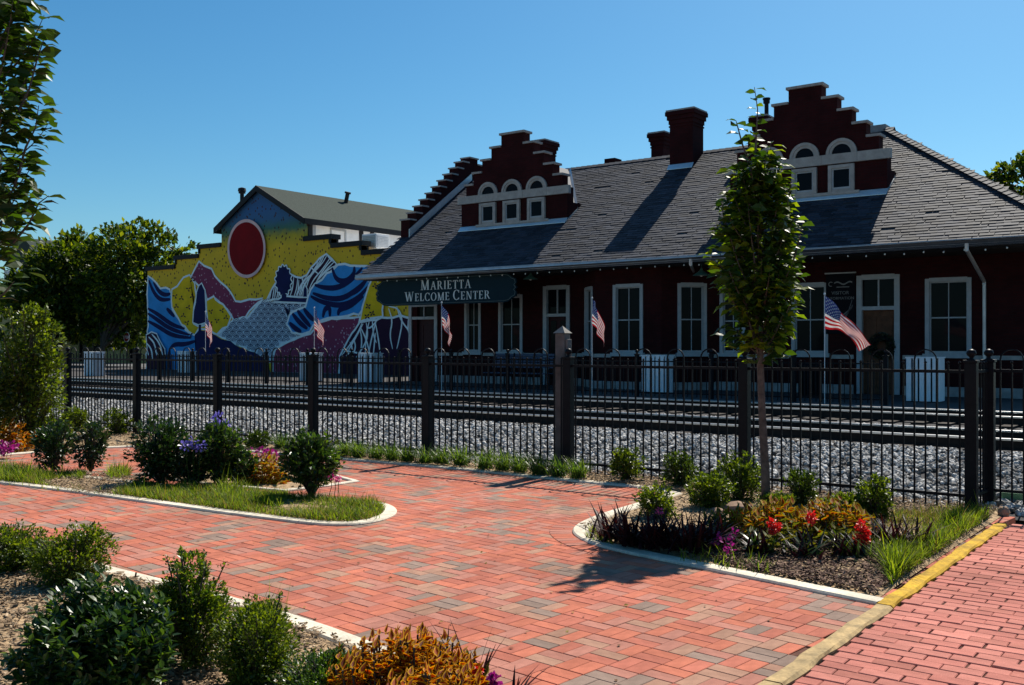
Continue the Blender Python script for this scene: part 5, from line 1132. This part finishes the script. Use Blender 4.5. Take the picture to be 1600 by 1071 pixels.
shrub('small leaved bright boxwood under the grass tuft by the kerb', 404, 1084, 134, 142, 12500, .019, LBL, 54, group=GF, jit=.12)
shrub('low dark creeping shrub at the foot of the orange coleus', 508, 1110, 150, 84, 9000, .018, LG, 55, 'creeping_shrub', None, jit=.14)
# the big glossy one in front: paddle leaves in whorls, the largest leaves one by one
LP_V = leaf_shape(.26, .05, .07)
def big_shrub():
    B = gp(152, 1098); B.z = .02; d = F * EYE / (1098 - HY); k = d / F; r = np.random.default_rng(60)
    t = thing('glossy_shrub', B, 'large glossy dark green shrub filling the bottom left corner', 'shrub'); P = []; D = []; tips = []
    lobes = [(0, .0, .42, .50, .40), (-.22, .1, .55, .3, .34), (.2, .05, .5, .36, .34), (-.12, .2, .74, .2, .22), (.1, .2, .7, .2, .18), (.3, -.1, .3, .3, .3), (-.32, -.1, .3, .3, .3)]
    w_, h = 205 * k, 186 * k
    for l in lobes:
        c = np.array([B.x + l[0] * w_ * RX - l[1] * w_ * RY, B.y + l[0] * w_ * RY + l[1] * w_ * RX, B.z + l[2] * h]); rad = np.array([l[3] * w_, l[3] * w_, l[4] * h])
        nt = int(150 * (l[3] / .35) ** 2); dd = r.normal(size=(nt, 3)); dd /= np.linalg.norm(dd, axis=1, keepdims=True); tp = c + dd * rad * r.uniform(.6, 1.03, (nt, 1))
        for q, dv in zip(tp, dd):
            ax = dv * .6 + np.array([0, 0, .8]) + r.normal(0, .2, 3); ax /= np.linalg.norm(ax); tips.append(tuple(q)) if r.random() < .05 else None
            for i in range(7):
                a = i * 2.4 + r.uniform(0, .5); o = np.cross(ax, [math.cos(a), math.sin(a), .3]); o /= np.linalg.norm(o); P.append(q + ax * (i - 3.5) * .012); D.append(o * .8 + ax * (.25 + .12 * i))
    P = np.array(P); P[:, 2] = np.maximum(P[:, 2], .03); D = np.array(D); S = r.uniform(.036, .056, len(P))
    twigs(B, tips, .012, 'stems', t, m_bark2); mm = LG; me = [npmesh('leaf', LP_V, LEAF_F, m) for m in mm]
    Rm = frames(D, r, .35); leafobj(t, 'leaf', me, P, Rm, S, mm, LP_V, LEAF_F)
big_shrub()

# blades: curved strips
def blades(P, L, wd, lean, r, droop=.5, seg=4, az=None):
    n = len(P); az = r.uniform(0, 2 * PI, n) if az is None else az; L = np.broadcast_to(L, n); V = np.zeros((n, seg + 1, 2, 3)); dirx, diry = np.cos(az), np.sin(az); ln = r.uniform(.3, 1, n) * lean
    for s in range(seg + 1):
        t = s / seg; out = L * (ln * t + droop * ln * t * t); up = L * (t * np.sqrt(np.maximum(.05, 1 - np.minimum(.9, ln) ** 2)) - droop * .55 * ln * t * t); w_ = wd * (1 - t ** 2 * .95) * .5
        for q, sg in ((0, -1), (1, 1)): V[:, s, q, 0] = P[:, 0] + dirx * out - diry * w_ * sg; V[:, s, q, 1] = P[:, 1] + diry * out + dirx * w_ * sg; V[:, s, q, 2] = P[:, 2] + up
    b = np.arange(n)[:, None] * (2 * (seg + 1)); Fc = np.concatenate([np.stack([b + 2 * s, b + 2 * s + 1, b + 2 * s + 3, b + 2 * s + 2], 2) for s in range(seg)], 1).reshape(-1, 4)
    return V.reshape(-1, 3), Fc
def scatter_in(poly, n, r, px=False, avoid=()):
    P = np.array([[p[0], p[1]] for p in poly]); lo, hi = P.min(0), P.max(0); out = []
    while sum(len(o) for o in out) < n:
        q = r.uniform(lo, hi, (n * 3, 2)); m = inside_np(poly, q[:, 0], q[:, 1])
        for a in avoid: m &= ~inside_np(a, q[:, 0], q[:, 1])
        if m.sum() == 0: break
        out.append(q[m])
    q = np.concatenate(out)[:n]; return np.concatenate([q, np.full((len(q), 1), .02)], 1)
G_ = [leafmat('grass_blade', (.07, .115, .008), (.17, .2, .015), .45, .6, spec=.15), leafmat('grass_dark', (.03, .065, .008), (.07, .11, .012), .35, .55, spec=.15), leafmat('grass_dry', (.22, .17, .05), (.32, .25, .08), .3, .75, tcol=(1.2, 1.1, .6), spec=.05)]
def grass(poly, n, h, seed, w_=(.5, .3, .2), wd=.007, avoid=(), lean=.7):
    r = np.random.default_rng(seed); P = scatter_in(poly, n, r, avoid=avoid); n = len(P); cl_ = np.sin(P[:, 0] * 5 + seed) + np.sin(P[:, 1] * 6 + 2 * np.sin(P[:, 0] * 3)); L = h * r.uniform(.45, 1.2, n) * (1 + .25 * cl_) * np.where(r.random(n) < .03, 1.9, 1)
    V, Fc = blades(P, np.abs(L), wd, lean, r, .4, 3); mi = np.repeat(r.choice(3, n, p=w_), 3); o = link('grass', npmesh('grass', V, Fc, G_, mi)); o['kind'] = 'stuff'; return o
isl_in = offset_line(ISL, .13, True); grass(isl_in, 26000, .085, 70, (.58, .24, .18), avoid=[PX([(60, 757), (165, 740), (230, 752), (170, 778), (120, 772)])])
grass(PX([(-60, 733), (30, 736), (60, 748), (30, 757), (-60, 752)]), 1800, .16, 71, (.7, .3, 0), .009)
grass(PX([(95, 742), (135, 742), (130, 752), (90, 752)]), 500, .15, 72, (.8, .2, 0), .009); grass(PX([(170, 738), (200, 738), (205, 750), (170, 752)]), 400, .13, 73, (.8, .1, .1), .009)
grass(PX([(345, 765), (450, 775), (440, 800), (330, 785)]), 1600, .13, 74, (.8, .2, 0), .009)
grass(PX([(1490, 806), (1545, 812), (1395, 915), (1400, 880), (1440, 850)]), 3400, .13, 75, (.7, .2, .1), .008)
grass(PX([(1380, 880), (1410, 868), (1425, 885), (1392, 920)]), 700, .17, 76, (.75, .25, 0), .009)
grass(PX([(1400, 800), (1520, 800), (1540, 810), (1450, 840), (1380, 830)]), 3000, .07, 77, (.35, .1, .55), .006)
grass(PX([(915, 845), (925, 830), (945, 835), (960, 856)]), 260, .12, 78, (.6, .2, .2), .007)
grass(PX([(1300, 880), (1380, 880), (1390, 850), (1310, 850)]), 160, .22, 79, (.4, .6, 0), .010, lean=1.0)
grass(PX([(1060, 880), (1200, 905), (1210, 890), (1060, 862)]), 120, .12, 80, (.5, .5, 0), .008)
grass(PX([(395, 985), (445, 1000), (430, 965), (380, 955)]), 900, .13, 81, (.7, .1, .2), .004, lean=.5)
grass(PX([(0, 760), (560, 822), (600, 812), (540, 785)]), 500, .12, 82, (.6, .3, .1), .007, avoid=[])
# lilyturf row along the fence
lt = [leafmat('lilyturf_leaf', (.015, .045, .014), (.045, .09, .015), .35, .45, spec=.3), leafmat('lilyturf_light', (.07, .12, .015), (.13, .18, .025), .4, .45, spec=.3)]
def tuft(u, vb, hpx, n, lab, seed, mats=lt, wd=.012, lean=.75, name='lilyturf_tuft', group='lilyturf tufts along the fence kerb', cat='plant', sp=.05, fl=None):
    B = gp(u, vb); B.z = .03; k = F * EYE / (vb - HY) / F; r = np.random.default_rng(seed); t = thing(name, B, lab, cat, group); P = np.array(B) + r.normal(0, sp, (n, 3)) * np.array([1, 1, 0]); L = hpx * k * r.uniform(.7, 1.25, n)
    V, Fc = blades(P, L, wd, lean, r, .5, 4); o = link('leaves', npmesh('leaves', V, Fc, mats, np.repeat(r.integers(0, len(mats), n), 4)), t); o['kind'] = 'stuff'; return t
tu = [(440, 704), (470, 707), (538, 716), (560, 717), (587, 720), (612, 722), (637, 724), (664, 727), (690, 728), (720, 731), (757, 736), (785, 739), (812, 741), (842, 745), (872, 748), (903, 751)]
lab_t = ['lilyturf tuft behind the leftmost glossy shrub stems', 'lilyturf tuft above the two stemmed glossy shrub', 'lilyturf tuft first right of the two stemmed shrub', 'second lilyturf tuft right of the two stemmed shrub', 'third lilyturf tuft right of the two stemmed shrub', 'fourth lilyturf tuft right of the two stemmed shrub',
         'lilyturf tuft two places left of the fence post below the welcome sign', 'lilyturf tuft just left of the fence post below the welcome sign', 'lilyturf tuft right at the fence post below the welcome sign', 'lilyturf tuft just right of the fence post below the welcome sign', 'narrow lilyturf tuft standing by itself, middle of the row',
         'fifth lilyturf tuft left of the wooden post', 'fourth lilyturf tuft left of the wooden post', 'broad lilyturf tuft, third left of the wooden post', 'lilyturf tuft before the wooden post', 'last lilyturf tuft of the row, right of the wooden post']
for i, (u, v) in enumerate(tu): tuft(u, v, 36 if u > 700 else 30, 150, lab_t[i], 100 + i)
# mulch chips
CH_V = np.array([(-.5, -.5, 0), (.5, -.5, 0), (.5, .5, 0), (-.5, .5, 0), (-.4, -.4, .18), (.45, -.45, .2), (.4, .4, .15), (-.45, .45, .2)], float); CH_F = np.array([(4, 5, 6, 7), (0, 1, 5, 4), (1, 2, 6, 5), (2, 3, 7, 6), (3, 0, 4, 7)])
m_ch1 = [mat('bark_chip', (.24, .15, .085), .9, .3, 20, rand=.7, col2=(.36, .25, .15)), mat('bark_chip_pale', (.42, .31, .2), .9, .2, 20, rand=.5)]
m_ch2 = [mat('dark_bark_chip', (.10, .05, .035), .9, .3, 20, rand=.7), mat('dark_chip_pale', (.26, .16, .11), .9, .2, 20, rand=.6)]
def chips(poly, n, L, mats, seed, avoid=()):
    r = np.random.default_rng(seed); P = scatter_in(poly, n, r, avoid=avoid); n = len(P); P[:, 2] = .03 + r.uniform(0, .025, n); D = np.stack([r.normal(size=n), r.normal(size=n), r.normal(0, .25, n)], 1)
    S = np.stack([r.uniform(.2, .5, n) * L, r.uniform(.6, 1.6, n) * L, np.full(n, L * .4)], 1); V, Fc = stamp(CH_V, CH_F, P, frames(D, r, .35), S); o = link('mulch_chips', npmesh('mulch_chips', V, Fc, mats, np.repeat((r.random(n) < .35).astype(int), 5))); o['kind'] = 'stuff'
FI = offset_line(FOR[:11], -.14, False); chips([p for p in FI] + [Vector((-2.2, 2.8, 0)), gp(900, 1150), gp(300, 1200), gp(-200, 1100), gp(-200, 850)], 14000, .036, m_ch1, 5)
RB = PX([(905, 826), (960, 852), (1160, 893), (1366, 935), (1545, 828), (1520, 800), (1195, 775), (1085, 775)])
chips(PX([(1060, 862), (1160, 893), (1366, 935), (1410, 900), (1400, 860), (1290, 850)]), 5200, .035, m_ch2, 6)
chips(RB, 5000, .03, m_ch1 + m_ch2[:1], 7); chips([gp(900, 752), gp(1030, 768), gp(1085, 775), Vector((-2.1, 10.4, 0)), Vector((-2.1, 11.3, 0)), Vector((-8, 11.3, 0))], 6000, .03, m_ch1, 8)
chips([gp(-20, 712), gp(215, 697), gp(435, 709), gp(900, 750), Vector((-8, 11.3, 0)), Vector((-20, 11.3, 0))], 5000, .035, m_ch1, 9); chips(PX([(60, 757), (165, 740), (230, 752), (170, 778), (120, 772)]), 1500, .03, m_ch1, 10)

# coleus: leaves with a bronze middle and a yellow rim
def rim_leaf(wid):
    out = [(0, 0), (-.7, .16), (-1, .34), (-.62, .66), (0, 1), (.62, .66), (1, .34), (.7, .16)]; V = [(x * wid, y, (.06 * abs(x) - .10 * y * y)) for x, y in out] + [(x * wid * .66, .46 + (y - .46) * .72, .06 * abs(x) * .7 - .10 * y * y - .012) for x, y in out] + [(0, .5, -.08)]
    Fc = [];
    for i in range(8): j = (i + 1) % 8; Fc += [(i, j, 8 + j), (i, 8 + j, 8 + i), (8 + i, 8 + j, 16)]
    return np.array(V, float), np.array(Fc), np.array([0, 0, 1] * 8)
RLV, RLF, RLM = rim_leaf(.2)
def coleus(u, vb, wpx, hpx, n, L, lab, mats, seed, near=300, group=None, name='coleus', deep=.7):
    B = gp(u, vb); B.z = .02; k = F * EYE / (vb - HY) / F; w_, h = wpx * k, hpx * k; r = np.random.default_rng(seed); t = thing(name, B, lab, 'plant', group); P = []; D = []; stems = MB()
    for q in range(n // 7):
        x, y = r.uniform(-.5, .5), r.uniform(-.5, .5) * deep; rr = min(1, math.hypot(2 * x, 2 * y)); z = h * (1 - .45 * rr ** 2) * r.uniform(.62, 1.0); c = np.array([B.x + x * w_ * RX - y * w_ * RY, B.y + x * w_ * RY + y * w_ * RX, B.z + z])
        if q % 3 == 0: stems.tube([(c[0] * .9 + B.x * .1, c[1] * .9 + B.y * .1, .01), tuple(c)], .005, 4)
        for i in range(7):
            a = i * 2.4 + r.uniform(0, .6); lvl = i / 6; P.append(c + np.array([0, 0, -.03 * (6 - i) * L / .07])); D.append(np.array([math.cos(a), math.sin(a), -.5 + 1.05 * lvl + r.normal(0, .3)]))
    P = np.array(P); P[:, 2] = np.maximum(P[:, 2], .03); D = np.array(D); S = r.uniform(.7, 1.25, len(P)) * L; stems.build('stems', m_bark2, t, kind='stuff')
    me = npmesh('leaf', RLV, RLF, mats, RLM); leafobj(t, 'leaf', [me], P, frames(D, r, .7), S, mats, RLV, RLF, near, RLM); return t
c_or = [leafmat('coleus_rim', (.42, .22, .004), (.58, .30, .008), .4, .7, tcol=(1.2, .9, .2), spec=.1), leafmat('coleus_bronze', (.085, .012, .004), (.30, .055, .005), .36, .65, tcol=(1.5, .8, .2), spec=.12)]
c_gr = [leafmat('coleus_green', (.12, .13, .012), (.2, .18, .015), .4, .65, tcol=(1.2, 1.2, .4), spec=.15), leafmat('coleus_olive', (.04, .055, .010), (.12, .10, .012), .35, .6, spec=.15)]
c_rd = [leafmat('coleus_lime', (.20, .19, .008), (.36, .25, .010), .42, .7, tcol=(1.2, 1.1, .35), spec=.12), leafmat('coleus_red', (.17, .032, .006), (.30, .09, .008), .40, .65, tcol=(1.4, .9, .35), spec=.12)]
coleus(632, 1112, 240, 118, 1800, .062, 'big bronze and yellow coleus clump at the bottom edge', c_or, 200, deep=.55)
coleus(672, 1175, 210, 130, 900, .066, 'coleus clump cut by the bottom edge, in front of the larger clump', c_or, 206, 120, deep=.4)
coleus(715, 1100, 90, 80, 130, .07, 'olive leaved coleus at the right end of the bronze clump', c_gr, 201, 60)
coleus(1212, 850, 130, 66, 900, .10, 'orange and lime coleus before the slender tree trunk', c_rd, 202, 200, 'coleus in the bed by the slender tree')
coleus(1305, 852, 120, 68, 900, .10, 'lime and red coleus left of the red salvias, right half of the bed', c_rd, 203, 200, 'coleus in the bed by the slender tree')
coleus(1258, 862, 180, 50, 420, .085, 'lime green coleus low in front of the orange ones, between the red salvias', c_gr, 208, 60, 'coleus in the bed by the slender tree')
coleus(1155, 842, 100, 48, 420, .09, 'olive coleus behind the magenta flowers, beside the brown rock', c_gr, 204, 60, 'coleus in the bed by the slender tree')
coleus(415, 755, 66, 40, 420, .11, 'lime and red coleus behind the island, under the pink flowers', c_rd, 205, 80)
coleus(18, 706, 66, 48, 420, .12, 'bronze coleus at the foot of the tall leafy shrub', c_or, 207, 60)
# dark purple strap-leaved plants
m_pur = [leafmat('purple_strap', (.010, .004, .007), (.026, .008, .013), .12, .5, tcol=(1.4, .8, 1), spec=.12), leafmat('purple_bronze', (.028, .008, .009), (.055, .016, .015), .18, .5, tcol=(1.5, .8, .8), spec=.12)]
for i, (u, vb, h, n, lab) in enumerate(((955, 848, 56, 60, 'dark purple strap leaved plant at the rounded kerb tip'), (990, 856, 60, 70, 'dark purple strap leaved plant second from the kerb tip'), (1030, 862, 64, 80, 'dark purple plant below the boxwood by the bent kerb'), (1072, 866, 66, 80, 'dark purple plant in the middle of the dark clump, over the shaded kerb'), (1110, 862, 62, 60, 'dark purple plant left of the magenta flowers'),
                                        (1392, 866, 58, 70, 'reddish purple plant right of the red salvias'), (1422, 860, 50, 50, 'reddish purple plant nearest the grassy yellow kerb'), (1260, 876, 46, 60, 'shaded dark plant under the orange coleus'), (1180, 872, 46, 60, 'shaded dark plant right below the magenta flowers'), (1330, 876, 44, 50, 'shaded dark plant under the lowest red salvia'))):
    tuft(u, vb, h, n, lab, 300 + i, m_pur if i < 7 else [m_pur[0], LD[0]], .028, .8, 'purple_plant', 'dark purple plants in the bed by the slender tree', sp=.07)
# flowers
PET_V = np.array([(0, 0, 0), (-.38, .6, .12), (0, 1, .05), (.38, .6, .12)], float)
def flowers(lab, spots, m, rad, npet, seed, name, base_px, stem=True, petal=.03, cat='flower', group=None, lm=None):
    """spots: (u, v, base row) of each head"""
    B = gp(*base_px); t = thing(name, (B.x, B.y, .02), lab, cat, group); r = np.random.default_rng(seed)
    for (u, v, vb) in spots:
        d = F * EYE / (vb - HY); q = (u - CX) / F * d; c = Vector((RX * q - RY * d, RY * q + RX * d, EYE + (HY - v) / F * d))
        dd = r.normal(size=(npet, 3)); dd /= np.linalg.norm(dd, axis=1, keepdims=True); P = np.array(c) + dd * rad * r.uniform(.2, 1, (npet, 1)); V, Fc = stamp(PET_V, MINI_F, P, frames(dd + r.normal(0, .4, dd.shape), r, .8), r.uniform(.7, 1.2, npet) * petal)
        link('flower_head', npmesh('flower_head', V, Fc, m), t)
        if stem: MB().tube([(c.x + r.normal(0, .02), c.y + r.normal(0, .02), .02), tuple(c.lerp(Vector((c.x, c.y, 0)), .4)), tuple(c)], .004, 5).build('stem', G_[1], t)
    return t
f_red = leafmat('red_petal', (.5, .012, .012), (.7, .03, .02), .35, .5, tcol=(1.2, .8, .8)); f_mag = leafmat('magenta_petal', (.22, .008, .13), (.34, .02, .22), .35, .5, tcol=(1.2, .8, 1.1)); f_pur = leafmat('violet_petal', (.14, .12, .45), (.25, .2, .6), .35, .5, tcol=(1, 1, 1.2)); f_pink = leafmat('pink_petal', (.45, .03, .2), (.6, .06, .28), .35, .5, tcol=(1.2, .8, 1))
flowers('red salvia blooms in the middle of the lime coleus', [(1207, 817, 872), (1214, 824, 872), (1209, 828, 873)], f_red, .035, 60, 1, 'red_salvia', (1209, 852)); flowers('small red salvia bloom between the two orange coleus clumps', [(1266, 806, 868), (1270, 812, 868)], f_red, .03, 45, 2, 'red_salvia', (1268, 850))
flowers('tall red salvia with two stacked blooms right of the coleus', [(1345, 822, 874), (1350, 829, 874), (1340, 842, 876), (1349, 843, 876), (1352, 836, 875)], f_red, .035, 60, 3, 'red_salvia', (1347, 860))
flowers('magenta petunias low in the bed by the kerb', [(1120, 842, 872), (1134, 848, 878), (1145, 834, 870), (1141, 858, 884)], f_mag, .035, 18, 4, 'magenta_petunia', (1132, 876), petal=.036)
flowers('pink flowers on the coleus behind the island', [(395, 709, 748), (408, 707, 748), (420, 708, 748), (385, 711, 748), (430, 712, 749), (416, 713, 750)], f_mag, .04, 20, 5, 'pink_flowers', (408, 752), petal=.06)
flowers('violet agapanthus blooms among the island shrubs', [(292, 698, 765), (303, 692, 764), (312, 697, 764), (334, 660, 742), (341, 652, 742), (352, 662, 743)], f_pur, .055, 24, 6, 'agapanthus', (320, 744), petal=.05)
flowers('purple flowers at the left frame edge below the tall shrub', [(5, 698, 716), (12, 702, 717), (18, 699, 716), (2, 704, 717)], f_mag, .07, 26, 7, 'purple_flowers', (10, 716), petal=.07)
flowers('red flower at the right end of the bronze coleus', [(748, 1048, 1110), (745, 1052, 1112)], f_red, .014, 40, 8, 'red_flower', (748, 1110), petal=.02)
flowers('magenta petunia cut by the bottom edge', [(768, 1066, 1125), (772, 1062, 1125), (765, 1070, 1126)], f_mag, .02, 30, 9, 'magenta_petunia', (769, 1125), petal=.034)
flowers('pink bloom below the boxwood by the bent kerb', [(1031, 798, 846)], f_pink, .025, 24, 10, 'pink_flower', (1031, 846)); flowers('tiny red flower at the left end of the bronze coleus', [(526, 1024, 1080)], f_red, .012, 30, 11, 'red_flower', (526, 1080), petal=.018)
flowers('pinkish bloom on the right side of the two stemmed shrub', [(518, 745, 786), (524, 750, 786), (529, 748, 786)], f_pink, .03, 16, 12, 'pink_flower', (522, 786), petal=.035)
tuft(330, 744, 70, 90, 'strap leaved agapanthus clump between the island shrubs', 330, lt, .016, .7, 'agapanthus_leaves', None, sp=.12)
tuft(798, 1118, 70, 11, 'dark pointed leaves standing against the pavers at the bottom edge', 331, m_pur, .02, .7, 'dark_canna', None, sp=.02); tuft(735, 1090, 100, 14, 'dark pointed shoots behind the red flower', 332, m_pur, .02, .4, 'dark_canna', None, sp=.05)
tuft(462, 1092, 60, 26, 'bright broad weed on the mulch at the bottom edge', 333, [LBL[1]], .035, .9, 'broad_weed', None, sp=.02)
# rocks
def rock(u, vb, wpx, hpx, lab, seed, m):
    B = gp(u, vb); k = F * EYE / (vb - HY) / F; r = np.random.default_rng(seed); bm = bmesh.new(); bmesh.ops.create_icosphere(bm, subdivisions=2, radius=1)
    for v in bm.verts: v.co *= r.uniform(.82, 1.1); v.co.x *= wpx * k / 2; v.co.y *= wpx * k * .4; v.co.z *= hpx * k * .6
    me = bpy.data.meshes.new('rock'); bm.to_mesh(me); bm.free(); me.materials.append(m); o = link('rock', me, None, (B.x, B.y, hpx * k * .35), (0, 0, R_(YAW))); tag(o, lab, 'rock')
m_rk = mat('brown_rock', (.26, .17, .12), .9, .35, 6, .5, 30)
rock(1152, 802, 44, 20, 'brown rock under the two boxwoods by the trunk', 1, m_rk); rock(1567, 806, 20, 16, 'tan stone against the foot of the right paired fence post', 2, m_rk); rock(1510, 806, 40, 10, 'flat grey stone at the foot of the left paired fence post', 3, m_rock); rock(1120, 806, 26, 14, 'small rock left of the brown one', 4, m_rk)

# ---------------------------------------------------------------- the two young trees
TL = [leafmat('tree_leaf', (.014, .038, .006), (.035, .072, .007), .36, .45, spec=.3, tcol=(2.2, 2.1, .4)), leafmat('tree_leaf_light', (.055, .10, .006), (.12, .165, .010), .5, .45, spec=.3, tcol=(2.4, 2.2, .4))]
TLV = leaf_shape(.27, .22, .04)
def young_tree(base, lab, zc0, env, ctr, leaders, nb, leaf, seed, trunk, name='slender_tree', per=26, fill=500, blen=(.45, .95), TL=TL):
    t = thing(name, base, lab, 'tree'); r = np.random.default_rng(seed); B = Vector(base); ez = [e[0] for e in env]; er = [e[1] for e in env]
    tr = MB(); tr.tube([Vector(p) for p in trunk[0]], trunk[1], 9); trunk_o = tr.build('trunk', m_bark, t, smooth=True); P = []; D = []
    c_at = lambda z: Vector((ctr(z)[0], ctr(z)[1], z)); limb = MB()
    for k in range(nb):
        z0 = zc0 + (ez[-1] - .75 - zc0) * (k + r.random()) / nb * .92; a = k * 2.4 + r.uniform(-.4, .4); L = r.uniform(*blen); z1 = z0 + L * r.uniform(.55, .95); rr = float(np.interp(z1, ez, er)) * r.uniform(.4, 1.12)
        s = c_at(z0); e = c_at(z1) + Vector((math.cos(a) * rr, math.sin(a) * rr, 0)); m_ = s.lerp(e, .45) + Vector((math.cos(a) * rr * .25, math.sin(a) * rr * .25, -.03)); pts = [bez([s, m_, e], q / 5) for q in range(6)]; limb.tube(pts, [.011, .009, .008, .006, .004, .002], 4)
        for i in range(per):
            q = .2 + .8 * (i + r.random()) / per; p = bez([s, m_, e], q); az = i * 2.4 + r.uniform(-.5, .5) + a; o = Vector((math.cos(az), math.sin(az), -.25 + .5 * r.random())); P.append(p + o * .025); D.append(o + Vector((math.cos(a), math.sin(a), .1)) * .5)
    for i in range(fill):
        z = r.uniform(ez[0], ez[-1] - .5); a = r.uniform(0, 2 * PI); rr = float(np.interp(z, ez, er)) * r.uniform(.2, .95); P.append(c_at(z) + Vector((math.cos(a) * rr, math.sin(a) * rr, 0))); D.append(Vector((math.cos(a), math.sin(a), r.uniform(-.5, .4))))
    for pts, n in leaders:
        limb.tube([Vector(p) for p in pts], [.012, .009, .006, .003][:len(pts)] if len(pts) <= 4 else .006, 5)
        for i in range(n):
            p = bez([Vector(x) for x in pts], (i + .5) / n); az = i * PI + r.uniform(-.5, .5) + .6; o = Vector((RX * math.cos(az) - RY * math.sin(az), RY * math.cos(az) + RX * math.sin(az), .15)); P.append(p); D.append(o)
    limb.build('limbs', m_bark, t)
    P = np.array([p[:] for p in P]); D = np.array([d[:] for d in D]); S = r.uniform(.7, 1.2, len(P)) * leaf; me = [npmesh('leaf', TLV, LEAF_F, m) for m in TL]
    leafobj(t, 'leaf', me, P, frames(D, r, .5), S, TL, TLV, LEAF_F); return t
def pt(u, v, d): q = (u - CX) / F * d; return Vector((RX * q - RY * d, RY * q + RX * d, EYE + (HY - v) / F * d))
d1_ = 10.1; b1 = gp(1197, 802.6)
def ctr1(z): v = HY - (z - EYE) / d1_ * F; u = np.interp(v, [130, 220, 400, 560, 802], [1180, 1182, 1186, 1188, 1197]); p = pt(u, v, d1_); return (p.x, p.y)
env1 = [(EYE + (HY - v) * d1_ / F, r_ * d1_ / F) for v, r_ in ((568, 18), (555, 40), (530, 58), (500, 62), (450, 66), (400, 74), (350, 64), (318, 52), (280, 36), (240, 32), (205, 24), (175, 3))]
young_tree((b1.x, b1.y, 0), 'slender young tree with columnar leafy crown standing in front of the iron fence', 1.5, env1, ctr1,
           [([pt(1180, 250, d1_), pt(1182, 210, d1_), pt(1184, 170, d1_), pt(1179, 136, d1_)], 17), ([pt(1172, 260, d1_), pt(1160, 225, d1_), pt(1152, 195, d1_), pt(1150, 188, d1_)], 10), ([pt(1215, 400, d1_), pt(1228, 350, d1_), pt(1232, 310, d1_ - .1), pt(1236, 282, d1_ - .1)], 24), ([pt(1165, 400, d1_), pt(1138, 370, d1_), pt(1130, 335, d1_), pt(1128, 312, d1_)], 20), ([pt(1225, 440, d1_), pt(1242, 400, d1_), pt(1250, 370, d1_), pt(1255, 345, d1_)], 18)],
           74, .135, 1, ([b1 + Vector((0, 0, -.05)), pt(1196, 740, d1_), pt(1191, 650, d1_), pt(1188, 570, d1_), pt(1187, 450, d1_), pt(1184, 300, d1_), pt(1180, 240, d1_)], [.05, .044, .038, .035, .028, .018, .010]), per=23, fill=380)
d2_ = 8.04; b2 = gp(-45, 870)
def ctr2(z): v = HY - (z - EYE) / d2_ * F; u = np.interp(v, [-300, 0, 300, 450, 870], [-30, -10, -15, -30, -45]); p = pt(u, v, d2_); return (p.x, p.y)
env2 = [(2.15, .2), (2.35, .42), (2.7, .48), (3.1, .47), (3.5, .44), (3.9, .46), (4.2, .47), (4.5, .36), (5.0, .34), (5.5, .22), (5.9, .03)]
young_tree((b2.x, b2.y, 0), 'leafy young tree rising along the left frame edge', 2.2, env2, ctr2,
           [([pt(20, 380, d2_), pt(45, 350, d2_), pt(60, 318, d2_), pt(76, 306, d2_)], 11), ([pt(25, 180, d2_), pt(45, 140, d2_), pt(58, 90, d2_), pt(70, 55, d2_)], 24), ([pt(20, 300, d2_), pt(40, 230, d2_), pt(55, 200, d2_), pt(60, 165, d2_)], 20), ([pt(5, 60, d2_), pt(20, 30, d2_), pt(30, 0, d2_), pt(35, -40, d2_)], 18), ([pt(-10, 470, d2_), pt(5, 460, d2_), pt(14, 450, d2_), pt(22, 440, d2_)], 8)],
           50, .15, 2, ([b2 + Vector((0, 0, -.05)), pt(-42, 700, d2_), pt(-35, 500, d2_), pt(-25, 300, d2_), pt(-15, 100, d2_), pt(-20, -150, d2_)], [.06, .055, .05, .04, .03, .015]), per=20, fill=260, TL=[TL[0], leafmat('left_tree_leaf', (.012, .03, .006), (.03, .06, .008), .3, .45, spec=.25, tcol=(2.0, 1.9, .4))])
tl = gp(1590, 816, .0); tl = at(1588, 796, 11.9); MB().box(tl.x - .12, tl.x + .14, 11.75, 12.0, .03, .12).build('utility_lid', mat('lid_green', (.12, .25, .14), .6, .2, 8), None)
o = bpy.data.objects['utility_lid']; tag(o, 'small green utility box lid lying on the grey stones at the right edge', 'utility box')

r = np.random.default_rng(900); q = scatter_in([gp(-100, 800), gp(600, 830), gp(900, 760), gp(1340, 940), gp(1150, 1071), gp(700, 1060)], 130, r, avoid=BEDS); q[:, 2] = .006
V, Fc = stamp(MINI_V, MINI_F, q, frames(np.stack([r.normal(size=len(q)), r.normal(size=len(q)), r.normal(0, .08, len(q))], 1), r, .25), r.uniform(.012, .04, len(q)))
o = link('fallen_leaves', npmesh('fallen_leaves', V, Fc, [G_[2], mat('dead_leaf', (.12, .06, .03), .9, .3, 8)], np.repeat(r.integers(0, 2, len(q)), 2))); o['kind'] = 'stuff'
